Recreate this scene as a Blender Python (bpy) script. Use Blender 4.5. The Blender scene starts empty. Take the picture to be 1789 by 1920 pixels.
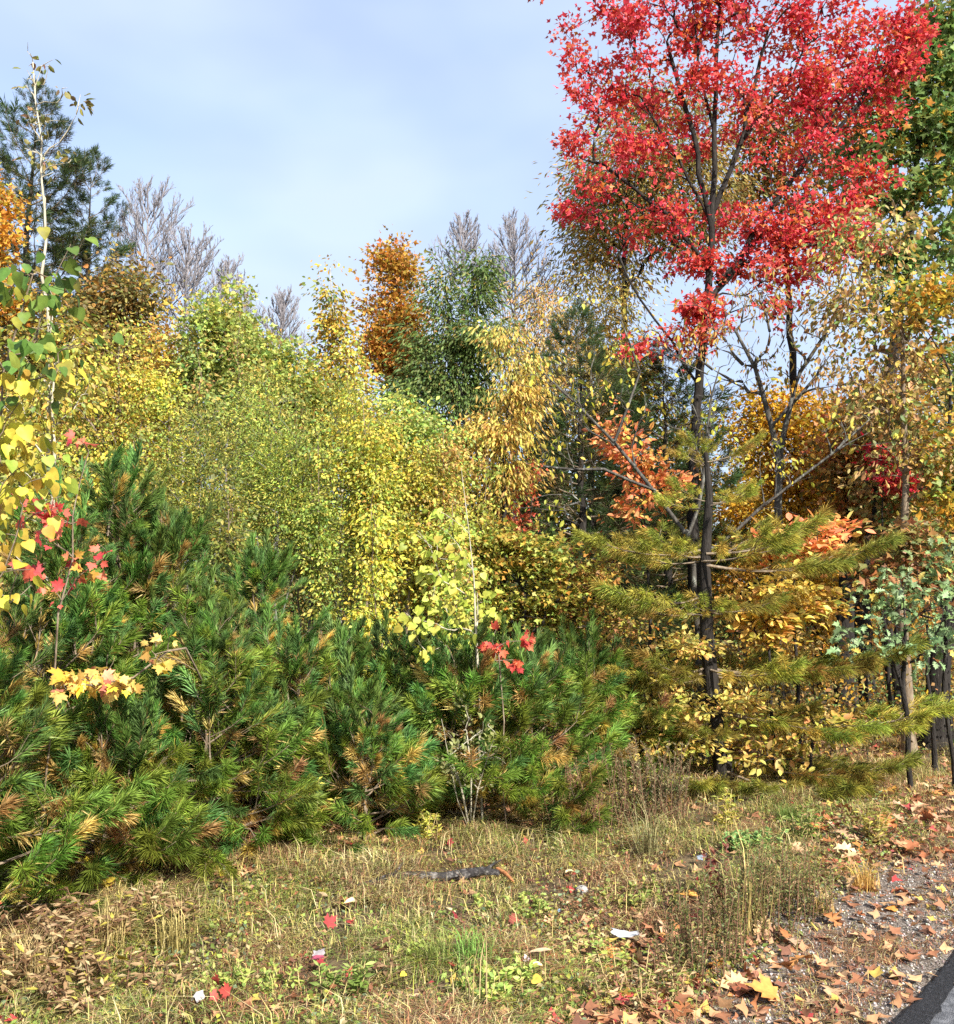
import bpy, math, random
import numpy as np
from mathutils import Matrix, Vector

scene = bpy.context.scene
COL = scene.collection
R = math.radians

# ------------------------------------------------------------------ camera
F = 1755.0
CX, CY = 894.5, 960.0
PITCH = math.atan(140.0 / F)
EYE = 1.6
cam_d = bpy.data.cameras.new('camera')
cam = bpy.data.objects.new('camera', cam_d)
COL.objects.link(cam)
cam.location = (0, 0, EYE)
cam.rotation_euler = (math.pi / 2 + PITCH, 0, 0)
cam_d.sensor_fit = 'HORIZONTAL'
cam_d.sensor_width = 36.0
cam_d.lens = 36.0 * F / 1789.0
cam_d.clip_start = 0.05
cam_d.clip_end = 3000
scene.camera = cam

# ------------------------------------------------------------------ light
SUN = Vector((0.45, -0.70, 0.66)).normalized()
SUN_EL = math.asin(SUN.z)
SUN_AZ = math.atan2(SUN.x, SUN.y)
world = bpy.data.worlds.new('World')
scene.world = world
world.use_nodes = True
wn = world.node_tree
wn.nodes.clear()
w_out = wn.nodes.new('ShaderNodeOutputWorld')
w_bg = wn.nodes.new('ShaderNodeBackground')
w_sky = wn.nodes.new('ShaderNodeTexSky')
w_sky.sky_type = 'NISHITA'
w_sky.sun_disc = False
w_sky.sun_elevation = SUN_EL
w_sky.sun_rotation = SUN_AZ
w_sky.air_density = 1.0
w_sky.dust_density = 1.5
w_tc = wn.nodes.new('ShaderNodeTexCoord')
w_map = wn.nodes.new('ShaderNodeMapping')
w_map.inputs['Scale'].default_value = (1.0, 1.0, 2.2)
w_noise = wn.nodes.new('ShaderNodeTexNoise')
w_noise.inputs['Scale'].default_value = 2.1
w_noise.inputs['Detail'].default_value = 5.0
w_noise.inputs['Roughness'].default_value = 0.52
w_ramp = wn.nodes.new('ShaderNodeValToRGB')
w_ramp.color_ramp.elements[0].position = 0.30
w_ramp.color_ramp.elements[0].color = (0.62, 0.62, 0.62, 1)
w_ramp.color_ramp.elements[1].position = 0.68
w_ramp.color_ramp.elements[1].color = (0.97, 0.97, 0.97, 1)
w_noise2 = wn.nodes.new('ShaderNodeTexNoise')
w_noise2.inputs['Scale'].default_value = 3.3
w_noise2.inputs['Detail'].default_value = 3.0
w_cloud = wn.nodes.new('ShaderNodeValToRGB')
w_cloud.color_ramp.elements[0].position = 0.35
w_cloud.color_ramp.elements[0].color = (1.62, 1.98, 2.80, 1)
w_cloud.color_ramp.elements[1].position = 0.65
w_cloud.color_ramp.elements[1].color = (2.10, 2.45, 3.02, 1)
w_mix = wn.nodes.new('ShaderNodeMix')
w_mix.data_type = 'RGBA'
L = wn.links.new
L(w_tc.outputs['Generated'], w_map.inputs['Vector'])
L(w_map.outputs['Vector'], w_noise.inputs['Vector'])
L(w_map.outputs['Vector'], w_noise2.inputs['Vector'])
L(w_noise.outputs['Fac'], w_ramp.inputs['Fac'])
L(w_noise2.outputs['Fac'], w_cloud.inputs['Fac'])
L(w_ramp.outputs['Color'], w_mix.inputs['Factor'])
L(w_sky.outputs['Color'], w_mix.inputs['A'])
L(w_cloud.outputs['Color'], w_mix.inputs['B'])
L(w_mix.outputs['Result'], w_bg.inputs['Color'])
w_bg.inputs['Strength'].default_value = 0.146
L(w_bg.outputs['Background'], w_out.inputs['Surface'])

sun_d = bpy.data.lights.new('sun', 'SUN')
sun_d.energy = 4.6
sun_d.angle = R(0.5)
sun_d.color = (1.0, 0.955, 0.885)
sun = bpy.data.objects.new('sun', sun_d)
COL.objects.link(sun)
sun.rotation_euler = SUN.to_track_quat('Z', 'Y').to_euler()
sun.location = (30, -30, 40)

scene.view_settings.view_transform = 'Standard'
scene.view_settings.look = 'None'
scene.view_settings.exposure = 1.35
scene.view_settings.gamma = 1.0
scene.view_settings.use_curve_mapping = False
scene.cycles.max_bounces = 10
scene.cycles.diffuse_bounces = 7
scene.cycles.glossy_bounces = 2
scene.cycles.transmission_bounces = 7
scene.cycles.transparent_max_bounces = 4
scene.cycles.use_denoising = False

# ------------------------------------------------------------------ helpers
CP, SP = math.cos(PITCH), math.sin(PITCH)


def at(px, py, Y):
    """world point seen at full-size pixel (px, py) whose distance along +Y is Y"""
    x = (px - CX) / F
    u = (CY - py) / F
    d = np.array([x, CP - u * SP, SP + u * CP])
    d = d * (Y / d[1])
    return np.array([d[0], d[1], EYE + d[2]])


def hz(x, y):
    return (0.030 * np.sin(1.3 * x + 0.7 * y) + 0.022 * np.sin(2.3 * y - 0.9 * x + 1.0) + 0.012 * np.sin(5.1 * x + 3.3 * y)
            ) * np.clip((road_d(x, y) - 0.15) / 0.8, 0, 1)


E0 = np.array([1.557, 3.573])
ED = np.array([0.64, 0.768]) / np.hypot(0.64, 0.768)
EN = np.array([-ED[1], ED[0]])       # away from the road


def road_d(x, y):
    return (x - E0[0]) * EN[0] + (y - E0[1]) * EN[1]


def gnd(px, py):
    x = (px - CX) / F
    u = (CY - py) / F
    d = np.array([x, CP - u * SP, SP + u * CP])
    t = -EYE / d[2]
    p = d * t
    return np.array([p[0], p[1], float(hz(p[0], p[1]))])


def base_at(px, Y):
    x = at(px, 960, Y)[0]
    return np.array([x, Y, float(hz(x, Y))])


def tag(o, label=None, cat=None, group=None, kind=None):
    if label: o['label'] = label
    if cat: o['category'] = cat
    if group: o['group'] = group
    if kind: o['kind'] = kind
    return o


def empty(name, loc, label, cat, group=None):
    o = bpy.data.objects.new(name, None)
    COL.objects.link(o)
    o.location = loc
    o.empty_display_size = 0.1
    return tag(o, label, cat, group)


def link(name, me, parent=None, loc=None):
    o = bpy.data.objects.new(name, me)
    COL.objects.link(o)
    if parent is not None:
        o.parent = parent
    if loc is not None:
        o.location = loc
    return o


def mesh_tris(name, V, T, mat, col=None, smooth=False):
    me = bpy.data.meshes.new(name)
    V = np.ascontiguousarray(V, dtype=np.float32)
    T = np.ascontiguousarray(T, dtype=np.int32)
    me.vertices.add(len(V))
    me.vertices.foreach_set('co', V.ravel())
    me.loops.add(T.size)
    me.loops.foreach_set('vertex_index', T.ravel())
    me.polygons.add(len(T))
    me.polygons.foreach_set('loop_start', np.arange(0, T.size, 3, dtype=np.int32))
    if smooth:
        me.polygons.foreach_set('use_smooth', np.ones(len(T), dtype=bool))
    me.update(calc_edges=True)
    if col is not None:
        a = me.attributes.new('Col', 'FLOAT_COLOR', 'POINT')
        c = np.ones((len(V), 4), dtype=np.float32)
        c[:, :3] = col
        a.data.foreach_set('color', c.ravel())
    me.materials.append(mat)
    return me


# ---------------------------------------------------------------- materials
def new_mat(name):
    m = bpy.data.materials.new(name)
    m.use_nodes = True
    nt = m.node_tree
    nt.nodes.clear()
    out = nt.nodes.new('ShaderNodeOutputMaterial')
    return m, nt, out


def leaf_mat(name, trans=0.35, rough=0.55, hue=0.012, val=0.25):
    m, nt, out = new_mat(name)
    at_ = nt.nodes.new('ShaderNodeAttribute'); at_.attribute_name = 'Col'
    oi = nt.nodes.new('ShaderNodeObjectInfo')
    hs = nt.nodes.new('ShaderNodeHueSaturation')
    mr = nt.nodes.new('ShaderNodeMapRange')
    mr.inputs['To Min'].default_value = 0.5 - hue; mr.inputs['To Max'].default_value = 0.5 + hue
    mv = nt.nodes.new('ShaderNodeMapRange')
    mv.inputs['To Min'].default_value = 1 - val; mv.inputs['To Max'].default_value = 1 + val
    nt.links.new(oi.outputs['Random'], mr.inputs['Value'])
    nt.links.new(oi.outputs['Random'], mv.inputs['Value'])
    # blotchy leaf tissue
    geo = nt.nodes.new('ShaderNodeNewGeometry')
    nz = nt.nodes.new('ShaderNodeTexNoise'); nz.inputs['Scale'].default_value = 45; nz.inputs['Detail'].default_value = 3
    nt.links.new(geo.outputs['Position'], nz.inputs['Vector'])
    mz = nt.nodes.new('ShaderNodeMapRange'); mz.inputs['From Min'].default_value = 0.3; mz.inputs['From Max'].default_value = 0.7
    mz.inputs['To Min'].default_value = 0.82; mz.inputs['To Max'].default_value = 1.18
    nt.links.new(nz.outputs['Fac'], mz.inputs['Value'])
    mul = nt.nodes.new('ShaderNodeMath'); mul.operation = 'MULTIPLY'
    nt.links.new(mv.outputs['Result'], mul.inputs[0]); nt.links.new(mz.outputs['Result'], mul.inputs[1])
    nt.links.new(mr.outputs['Result'], hs.inputs['Hue'])
    nt.links.new(mul.outputs['Value'], hs.inputs['Value'])
    nt.links.new(at_.outputs['Color'], hs.inputs['Color'])
    bs = nt.nodes.new('ShaderNodeBsdfPrincipled')
    bs.inputs['Roughness'].default_value = rough
    bs.inputs['Specular IOR Level'].default_value = 0.35
    tr = nt.nodes.new('ShaderNodeBsdfTranslucent')
    mx = nt.nodes.new('ShaderNodeMixShader'); mx.inputs['Fac'].default_value = trans
    nt.links.new(hs.outputs['Color'], bs.inputs['Base Color'])
    nt.links.new(hs.outputs['Color'], tr.inputs['Color'])
    nt.links.new(bs.outputs['BSDF'], mx.inputs[1]); nt.links.new(tr.outputs['BSDF'], mx.inputs[2])
    nt.links.new(mx.outputs['Shader'], out.inputs['Surface'])
    return m


def ramp_mat(name, stops, scale=8.0, detail=6.0, rough=0.9, stretch=(1, 1, 1), bump=0.3, bscale=None, spec=0.2):
    m, nt, out = new_mat(name)
    tc = nt.nodes.new('ShaderNodeTexCoord')
    mp = nt.nodes.new('ShaderNodeMapping'); mp.inputs['Scale'].default_value = stretch
    nz = nt.nodes.new('ShaderNodeTexNoise'); nz.inputs['Scale'].default_value = scale; nz.inputs['Detail'].default_value = detail
    nz.inputs['Roughness'].default_value = 0.65
    rp = nt.nodes.new('ShaderNodeValToRGB')
    cr = rp.color_ramp
    while len(cr.elements) < len(stops): cr.elements.new(0.5)
    for e, (p, c) in zip(cr.elements, stops):
        e.position = p; e.color = (*c, 1)
    bs = nt.nodes.new('ShaderNodeBsdfPrincipled'); bs.inputs['Roughness'].default_value = rough
    bs.inputs['Specular IOR Level'].default_value = spec
    nz2 = nt.nodes.new('ShaderNodeTexNoise'); nz2.inputs['Scale'].default_value = bscale or scale * 3; nz2.inputs['Detail'].default_value = 5
    bp = nt.nodes.new('ShaderNodeBump'); bp.inputs['Strength'].default_value = bump; bp.inputs['Distance'].default_value = 0.02
    lk = nt.links.new
    lk(tc.outputs['Object'], mp.inputs['Vector']); lk(mp.outputs['Vector'], nz.inputs['Vector']); lk(mp.outputs['Vector'], nz2.inputs['Vector'])
    lk(nz.outputs['Fac'], rp.inputs['Fac']); lk(rp.outputs['Color'], bs.inputs['Base Color'])
    lk(nz2.outputs['Fac'], bp.inputs['Height']); lk(bp.outputs['Normal'], bs.inputs['Normal'])
    lk(bs.outputs['BSDF'], out.inputs['Surface'])
    return m


LEAF = leaf_mat('leaf_tissue', 0.38)
NEEDLE = leaf_mat('pine_needle', 0.42, 0.45, 0.02, 0.28)
BLADE = leaf_mat('grass_blade', 0.3, 0.6)
DRYLEAF = leaf_mat('fallen_leaf_tissue', 0.15, 0.7)
BARK_GREY = ramp_mat('bark_grey', [(0.3, (0.05, 0.042, 0.035)), (0.5, (0.13, 0.12, 0.10)), (0.62, (0.26, 0.27, 0.22)), (0.75, (0.34, 0.36, 0.30))], 9, stretch=(3, 3, .8), bump=0.6)
BARK_LIMB = ramp_mat('bark_limb', [(0.3, (0.03, 0.026, 0.022)), (0.55, (0.08, 0.072, 0.06)), (0.7, (0.24, 0.25, 0.21))], 9, stretch=(3, 3, .8), bump=0.6)
BARK_DARK = ramp_mat('bark_dark', [(0.3, (0.012, 0.010, 0.008)), (0.58, (0.030, 0.025, 0.021)), (0.78, (0.10, 0.098, 0.080))], 10, stretch=(4, 4, .7), bump=0.8)
BARK_PALE = ramp_mat('bark_pale', [(0.3, (0.25, 0.21, 0.14)), (0.55, (0.42, 0.38, 0.28)), (0.75, (0.55, 0.52, 0.42))], 9, stretch=(3, 3, 1), bump=0.3)
BARK_TAN = ramp_mat('bark_tan', [(0.3, (0.10, 0.07, 0.045)), (0.6, (0.22, 0.17, 0.115)), (0.75, (0.33, 0.28, 0.21))], 10, stretch=(3, 3, 1), bump=0.4)
BARK_BARE = ramp_mat('bark_bare', [(0.3, (0.16, 0.145, 0.15)), (0.7, (0.30, 0.28, 0.29))], 10, stretch=(3, 3, 1), bump=0.3)

# ---------------------------------------------------------------- leaf shapes


def fan(right, centre=(0, 0.42), fold=0.10, cup=0.0):
    pts = [(0, 0)] + list(right)
    left = [(-x, y) for x, y in right if x > 1e-6][::-1]
    pts = pts + left
    v = [(centre[0], centre[1], 0)] + [(x, y, fold * abs(x) * 2 + cup * (y - .4) ** 2 * -1) for x, y in pts]
    n = len(pts)
    t = [(0, 1 + i, 1 + (i + 1) % n) for i in range(n)]
    return np.array(v, dtype=np.float64), np.array(t)


MAPLE = fan([(.10, -.04), (.34, -.07), (.28, .09), (.56, .20), (.46, .30), (.60, .54), (.37, .49), (.21, .46), (.27, .68), (.12, .73), (0, 1)], (0, .3), .12, .25)
OAK = fan([(.05, .06), (.18, .17), (.08, .27), (.30, .36), (.13, .46), (.36, .60), (.16, .68), (.25, .83), (.09, .86), (0, 1)], (0, .48), .16, .5)
HEART = fan([(.22, -.07), (.44, .10), (.45, .34), (.26, .70), (0, 1)], (0, .4), .10, .2)
OVAL = fan([(.17, .14), (.27, .42), (.20, .74), (0, 1)], (0, .45), .14, .3)
STAR = fan([(.34, -.02), (.22, .16), (.56, .46), (.20, .52), (0, 1)], (0, .35), .16, .3)
DIAM = (np.array([(0, 0, 0), (.30, .45, .08), (0, 1, -.05), (-.30, .45, .08)], float), np.array([(0, 1, 2), (0, 2, 3)]))
LANCE = (np.array([(0, 0, 0), (.15, .45, .05), (0, 1, -.08), (-.15, .45, .05)], float), np.array([(0, 1, 2), (0, 2, 3)]))
STAR3 = (np.array([(0, 0, 0), (.50, .38, .09), (.17, .52, .02), (0, 1, -.06), (-.17, .52, .02), (-.50, .38, .09)], float),
         np.array([(0, 1, 2), (0, 2, 3), (0, 3, 4), (0, 4, 5)]))
OVAL4 = (np.array([(0, 0, 0), (.24, .30, .07), (.22, .66, .06), (0, 1, -.06), (-.22, .66, .06), (-.24, .30, .07)], float),
         np.array([(0, 1, 2), (0, 2, 3), (0, 3, 4), (0, 4, 5)]))
BIGLANCE = fan([(.10, .15), (.19, .45), (.13, .75), (0, 1)], (0, .45), .2, .4)


def unit(a):
    return a / np.maximum(np.linalg.norm(a, axis=-1, keepdims=True), 1e-9)


def frames(axis, normal):
    axis = unit(axis)
    side = unit(np.cross(axis, normal))
    nrm = np.cross(side, axis)
    return side, axis, nrm


def scatter(tmpl, pos, axis, normal, size, col):
    V, T = tmpl
    s, a, n = frames(axis, normal)
    k = len(V)
    P = pos[:, None, :] + size[:, None, None] * (V[None, :, 0, None] * s[:, None, :] + V[None, :, 1, None] * a[:, None, :] + V[None, :, 2, None] * n[:, None, :])
    TT = T[None] + (np.arange(len(pos)) * k)[:, None, None]
    C = np.repeat(col, k, axis=0)
    return P.reshape(-1, 3), TT.reshape(-1, 3), C


class Acc:
    def __init__(self): self.V, self.T, self.C, self.n = [], [], [], 0

    def add(self, V, T, C=None):
        if len(V) == 0: return
        self.V.append(V); self.T.append(T + self.n); self.n += len(V)
        if C is not None: self.C.append(C)

    def mesh(self, name, mat, smooth=False):
        if not self.V: return None
        return mesh_tris(name, np.concatenate(self.V), np.concatenate(self.T), mat, np.concatenate(self.C) if self.C else None, smooth)


def tube(P, r, sides=None, cap=True):
    P = np.asarray(P, float); r = np.asarray(r, float)
    n = len(P)
    if sides is None:
        m = r.max()
        sides = 9 if m > .06 else 6 if m > .02 else 4 if m > .007 else 3
    t = np.empty_like(P)
    t[1:-1] = P[2:] - P[:-2]; t[0] = P[1] - P[0]; t[-1] = P[-1] - P[-2]
    t = unit(t)
    ref = np.where(np.abs(t[:, 2:3]) > .9, np.array([[1., 0, 0]]), np.array([[0, 0, 1.]]))
    a = unit(np.cross(t, ref)); b = np.cross(t, a)
    ang = np.arange(sides) * 2 * math.pi / sides
    ring = P[:, None, :] + r[:, None, None] * (np.cos(ang)[None, :, None] * a[:, None, :] + np.sin(ang)[None, :, None] * b[:, None, :])
    V = ring.reshape(-1, 3)
    i = np.arange(n - 1)[:, None] * sides; j = np.arange(sides)[None]; j2 = (j + 1) % sides
    q0, q1, q2, q3 = i + j, i + j2, i + sides + j2, i + sides + j
    T = np.concatenate([np.stack([q0, q1, q2], -1).reshape(-1, 3), np.stack([q0, q2, q3], -1).reshape(-1, 3)])
    if cap and sides > 3:
        V = np.concatenate([V, P[-1:] + t[-1:] * r[-1]])
        e = len(V) - 1; o = (n - 1) * sides
        T = np.concatenate([T, np.array([(o + k, o + (k + 1) % sides, e) for k in range(sides)])])
    return V, T


def pick(rng, cols, n):
    w = np.array([c[1] for c in cols], float); w /= w.sum()
    return rng.choice(len(cols), n, p=w)


def colours(rng, cols, tipid, coh=0.55, jit=0.22):
    """leaf colour: partly shared along a twig, partly single"""
    nt_ = int(tipid.max()) + 1
    tipc = pick(rng, cols, nt_)
    c = np.where(rng.random(len(tipid)) < coh, tipc[tipid], pick(rng, cols, len(tipid)))
    A = np.array([x[0] for x in cols], float)[c]
    A = A * (1 + jit * rng.normal(size=(len(A), 1)).clip(-1.8, 1.8)) * (1 + 0.10 * rng.normal(size=A.shape).clip(-2, 2))
    return np.clip(A, 0.004, 0.85)


# ---------------------------------------------------------------- broadleaf trees
def skeleton(rng, trunk, tips, seg=0.3, down=1.6, pathw=0.25, jitter=0.06, start=0.25):
    """grow a branching skeleton from trunk polylines to the tips; returns polylines (node ids), positions, parents, leaf counts"""
    pos, par, plen, dirs, limb = [], [], [], [], []
    lines = []
    for poly in trunk:
        poly = np.asarray(poly, float)
        pts = [poly[0]]
        for a, b in zip(poly[:-1], poly[1:]):
            k = max(1, int(np.linalg.norm(b - a) / 0.25))
            for q in range(1, k + 1):
                pts.append(a + (b - a) * q / k + rng.normal(size=3) * 0.012)
        ids = []
        for p in pts:
            ids.append(len(pos)); pos.append(p)
            if len(ids) == 1:
                if lines:       # a fork: hang on the nearest node of the first trunk
                    d = np.linalg.norm(np.array(pos[:-1]) - p, axis=1); k = int(d.argmin())
                    par.append(k); plen.append(plen[k])
                else:
                    par.append(-1); plen.append(0.)
            else:
                par.append(ids[-2]); plen.append(plen[ids[-2]] + np.linalg.norm(p - pos[ids[-2]]))
            dirs.append(np.array([0, 0, 1.])); limb.append(-1)
        lines.append((ids, -1))
    ntrunk = len(pos)
    P = np.zeros((ntrunk + len(tips) * 14, 3)); PL = np.zeros(len(P)); ok = np.zeros(len(P))
    P[:ntrunk] = pos; PL[:ntrunk] = plen
    zmin, zmax = P[:ntrunk, 2].min(), P[:ntrunk, 2].max()
    ok[:ntrunk] = np.where(P[:ntrunk, 2] < zmin + start * (zmax - zmin), 50, 0)
    par = list(par); D = [d for d in dirs]
    for ids, _ in lines:
        for a, b in zip(ids[:-1], ids[1:]): D[b] = unit(P[b] - P[a])
    n = ntrunk
    d0 = np.min(np.linalg.norm(tips[:, None] - P[None, :ntrunk], axis=2), axis=1)
    nl = 0
    for ti in np.argsort(d0):
        tp = tips[ti]
        v = tp - P[:n]; dist = np.linalg.norm(v, axis=1)
        cost = dist * (1 + down * np.clip(-v[:, 2] / np.maximum(dist, 1e-6) + 0.15, 0, 1)) + pathw * PL[:n] + ok[:n]
        k = int(cost.argmin())
        p0 = P[k]; ln = dist[k]
        m = int(np.clip(ln / seg, 1, 12)) + 1
        c1 = p0 + (0.30 * ln) * unit(D[k] * 0.55 + unit(tp - p0) * 0.6 + np.array([0, 0, .25]))
        tt = np.linspace(0, 1, m + 1)[1:, None]
        q = (1 - tt) ** 2 * p0 + 2 * tt * (1 - tt) * c1 + tt ** 2 * tp
        q[:-1] += rng.normal(size=q[:-1].shape) * jitter * min(ln / m, .5)
        ids = [k]
        if k < ntrunk: lb = nl; nl += 1
        else: lb = limb[k]
        for x in q:
            P[n] = x; PL[n] = PL[ids[-1]] + np.linalg.norm(x - P[ids[-1]])
            par.append(ids[-1]); D.append(unit(x - P[ids[-1]])); limb.append(lb)
            ids.append(n); n += 1
        lines.append((ids, lb))
    P = P[:n]
    cnt = np.zeros(n)
    for ids, _ in lines: cnt[ids[-1]] += 1
    for i in range(n - 1, 0, -1):       # children always come after parents
        if par[i] >= 0: cnt[par[i]] += cnt[i]
    return lines, P, cnt, ntrunk, PL[:n]


def ellipsoid_tips(rng, crowns, n, shell=0.45, cone=.5, spire=.16):
    w = np.array([c[3] * c[5] for c in crowns]); w = w / w.sum()
    k = rng.choice(len(crowns), n, p=w)
    u = unit(rng.normal(size=(n, 3))); r = rng.random(n)[:, None] ** shell
    # uneven outline: lobes, hollows and a few shoots that stick out
    q = 0
    for j in range(5):
        f = rng.normal(size=3) * 3.0
        q = q + np.sin(u @ f + k * 2.1 + rng.random() * 6)
    r = r * (1 + .17 * q[:, None].clip(-2, 2)) * np.where(rng.random((n, 1)) < .10, rng.uniform(1.0, 1.35, (n, 1)), 1)
    C = np.array(crowns)
    o = u * r
    top = np.clip(o[:, 2:3], 0, 1.2)
    o[:, :2] *= 1 - cone * top
    sp = (rng.random(n) < spire) & (o[:, 2] > .15)
    o[sp, 2] += rng.uniform(.2, .75, sp.sum())
    o[sp, :2] *= .75
    return C[k, :3] + o * C[k, 3:6]


def px_crowns(spec, Y, depth=0.85):
    out = []
    for c in spec:
        px, py, rx, ry = c[:4]
        y = Y + (c[4] if len(c) > 4 else 0)
        p = at(px, py, y)
        m = y / F
        out.append((p[0], p[1], p[2], rx * m * SPREAD, max(rx * m * depth, .15), ry * m * SPREAD))
    return out


def leaf_cloud(rng, lines, P, ntrunk, n_leaf, size, tmpl, cols, spread, droop, coh, up=0.5, part=0.75, flat=0.6, jit=.22, sizevar=.25, clump=1.1):
    tips = [ids for ids, lb in lines if ids[-1] >= ntrunk]
    nt_ = len(tips)
    wt = rng.gamma(clump, 1, nt_) + .08
    tid = rng.choice(nt_, n_leaf, p=wt / wt.sum())
    u = 1 - part * rng.random(n_leaf) ** 1.4
    Pt = np.empty((n_leaf, 3)); Dr = np.empty((n_leaf, 3))
    order = np.argsort(tid, kind='stable'); b = np.searchsorted(tid[order], np.arange(nt_ + 1))
    for i, ids in enumerate(tips):
        sel = order[b[i]:b[i + 1]]
        if len(sel) == 0: continue
        q = P[ids]; f = u[sel] * (len(ids) - 1); k = np.minimum(f.astype(int), len(ids) - 2); f = (f - k)[:, None]
        Pt[sel] = q[k] * (1 - f) + q[k + 1] * f
        Dr[sel] = unit(q[-1] - q[0])
    off = rng.normal(size=(n_leaf, 3)) * spread * np.array([1, 1, flat])
    Pt = Pt + off
    ax = unit(Dr * 0.5 + unit(off + 1e-6) * 0.7 + rng.normal(size=(n_leaf, 3)) * .35 + np.array([0, 0, -droop]))
    nr = unit(rng.normal(size=(n_leaf, 3)) * .75 + np.array([0, 0, up]))
    sz = size * (1 + sizevar * rng.normal(size=n_leaf)).clip(.45, 1.7)
    return Pt, ax, nr, sz, tid


SEED = [100]
SPREAD = 1.12
LEAFX = 1.6


def tree(name, label, cat, base, trunk, crown, n_tips, leaf, r_base=.06, bark=None, r_tip=.003, group=None, limbs=False,
         seg=.3, start=.3, down=1.6, pathw=.25, jitter=.06, leafpart='crown', shell=.5, cone=.5, spire=.16):
    """leaf = dict(n, size, tmpl, cols, spread, droop, ...) or None; several crowns of leaves may be given as a list"""
    SEED[0] += 1
    rng = np.random.default_rng(SEED[0])
    base = np.asarray(base, float)
    root = empty(name, base, label, cat, group)
    tips = ellipsoid_tips(rng, crown, n_tips, shell, cone, spire)
    tips = tips[tips[:, 2] > base[2] + .12]
    lines, P, cnt, nt_, PL = skeleton(rng, trunk, tips, seg=seg, start=start, down=down, pathw=pathw, jitter=jitter)
    e = math.log(r_base / r_tip) / math.log(max(len(tips), 3))
    rad = r_tip * np.maximum(cnt, 1) ** e
    rad = np.minimum(rad, r_base * (1 - .98 * PL / PL.max()) ** 1.15 + r_tip)
    acc = {}
    for ids, lb in lines:
        r = rad[ids].copy()
        if lb >= 0 or ids[0] >= nt_: r[0] = min(r[0], r[1] * 1.35)
        if lb < 0:
            z = P[ids][:, 2] - base[2]
            r = np.maximum(r, r_base * .18 * (1 - np.linspace(0, 1, len(r)))) * (1 + .6 * np.exp(-np.maximum(z, 0) / .12))
        if ids[-1] >= nt_ : r[-1] = r_tip * .5
        key = lb if limbs else -1
        V, T = tube(P[ids] - base, r)
        acc.setdefault(key, Acc()).add(V, T)
    for k in sorted(acc):
        big = k < 0
        link('trunk' if big else 'limb', acc[k].mesh('trunk' if big else 'limb', bark or BARK_GREY, True), root)
    if leaf:
        a = Acc()
        for lf in (leaf if isinstance(leaf, list) else [leaf]):
            Pt, ax, nr, sz, tid = leaf_cloud(rng, lines, P, nt_, int(lf['n'] * lf.get('x', LEAFX)), lf['size'] * .88, lf['tmpl'], lf['cols'], lf.get('spread', .12), lf.get('droop', .3),
                                             lf.get('coh', .55), lf.get('up', .5), lf.get('part', .75), lf.get('flat', .6), lf.get('jit', .22), .25, lf.get('clump', .6))
            C = colours(rng, lf['cols'], tid, lf.get('coh', .55), lf.get('jit', .22))
            if 'grade' in lf: C = lf['grade'](Pt, C, rng)
            keep = Pt[:, 2] > base[2] + .05
            a.add(*scatter(lf['tmpl'], (Pt - base)[keep], ax[keep], nr[keep], sz[keep], C[keep]))
        o = link(leafpart, a.mesh(leafpart, LEAF), root)
        o['kind'] = 'stuff'
    return root


LIB = {}


def leaf_meshes(key, tmpl, cols, seed=1, per=2, mat=None):
    if key not in LIB:
        rng = np.random.default_rng(seed)
        out = []
        for c, w in cols:
            for k in range(per):
                V = tmpl[0].copy()
                V[:, 2] += .12 * rng.normal() * (V[:, 1] - .4) ** 2 * 2 + .15 * rng.normal() * V[:, 0] * V[:, 1] + rng.normal(size=len(V)) * .015
                tint = np.clip(np.array(c) * (1 + .15 * rng.normal()), .004, .85)
                Cc = np.tile(tint, (len(V), 1))
                edge = np.linalg.norm(V[:, :2] - V[0, :2], axis=1)[:, None]
                Cc = Cc * (1 + .22 * (edge - .4) * rng.choice([-1, 1]))
                out.append((mesh_tris('leaf', V, tmpl[1], mat or LEAF, np.clip(Cc, .004, .85)), w / per))
        LIB[key] = out
    return LIB[key]


def basis(pos, axis, normal, size):
    s, a, n = frames(axis[None], normal[None])
    M = np.eye(4)
    M[:3, 0] = s[0] * size; M[:3, 1] = a[0] * size; M[:3, 2] = n[0] * size; M[:3, 3] = pos
    return Matrix(M.tolist())


def single_leaves(rng, root, base, key, tmpl, cols, pos, axis, normal, size, mat=None, label=None):
    lib = leaf_meshes(key, tmpl, cols, mat=mat)
    w = np.array([x[1] for x in lib]); w /= w.sum()
    ch = rng.choice(len(lib), len(pos), p=w)
    for i in range(len(pos)):
        o = link('leaf', lib[ch[i]][0], root)
        o.matrix_basis = basis(pos[i] - base, axis[i], normal[i], float(size[i]))


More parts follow.
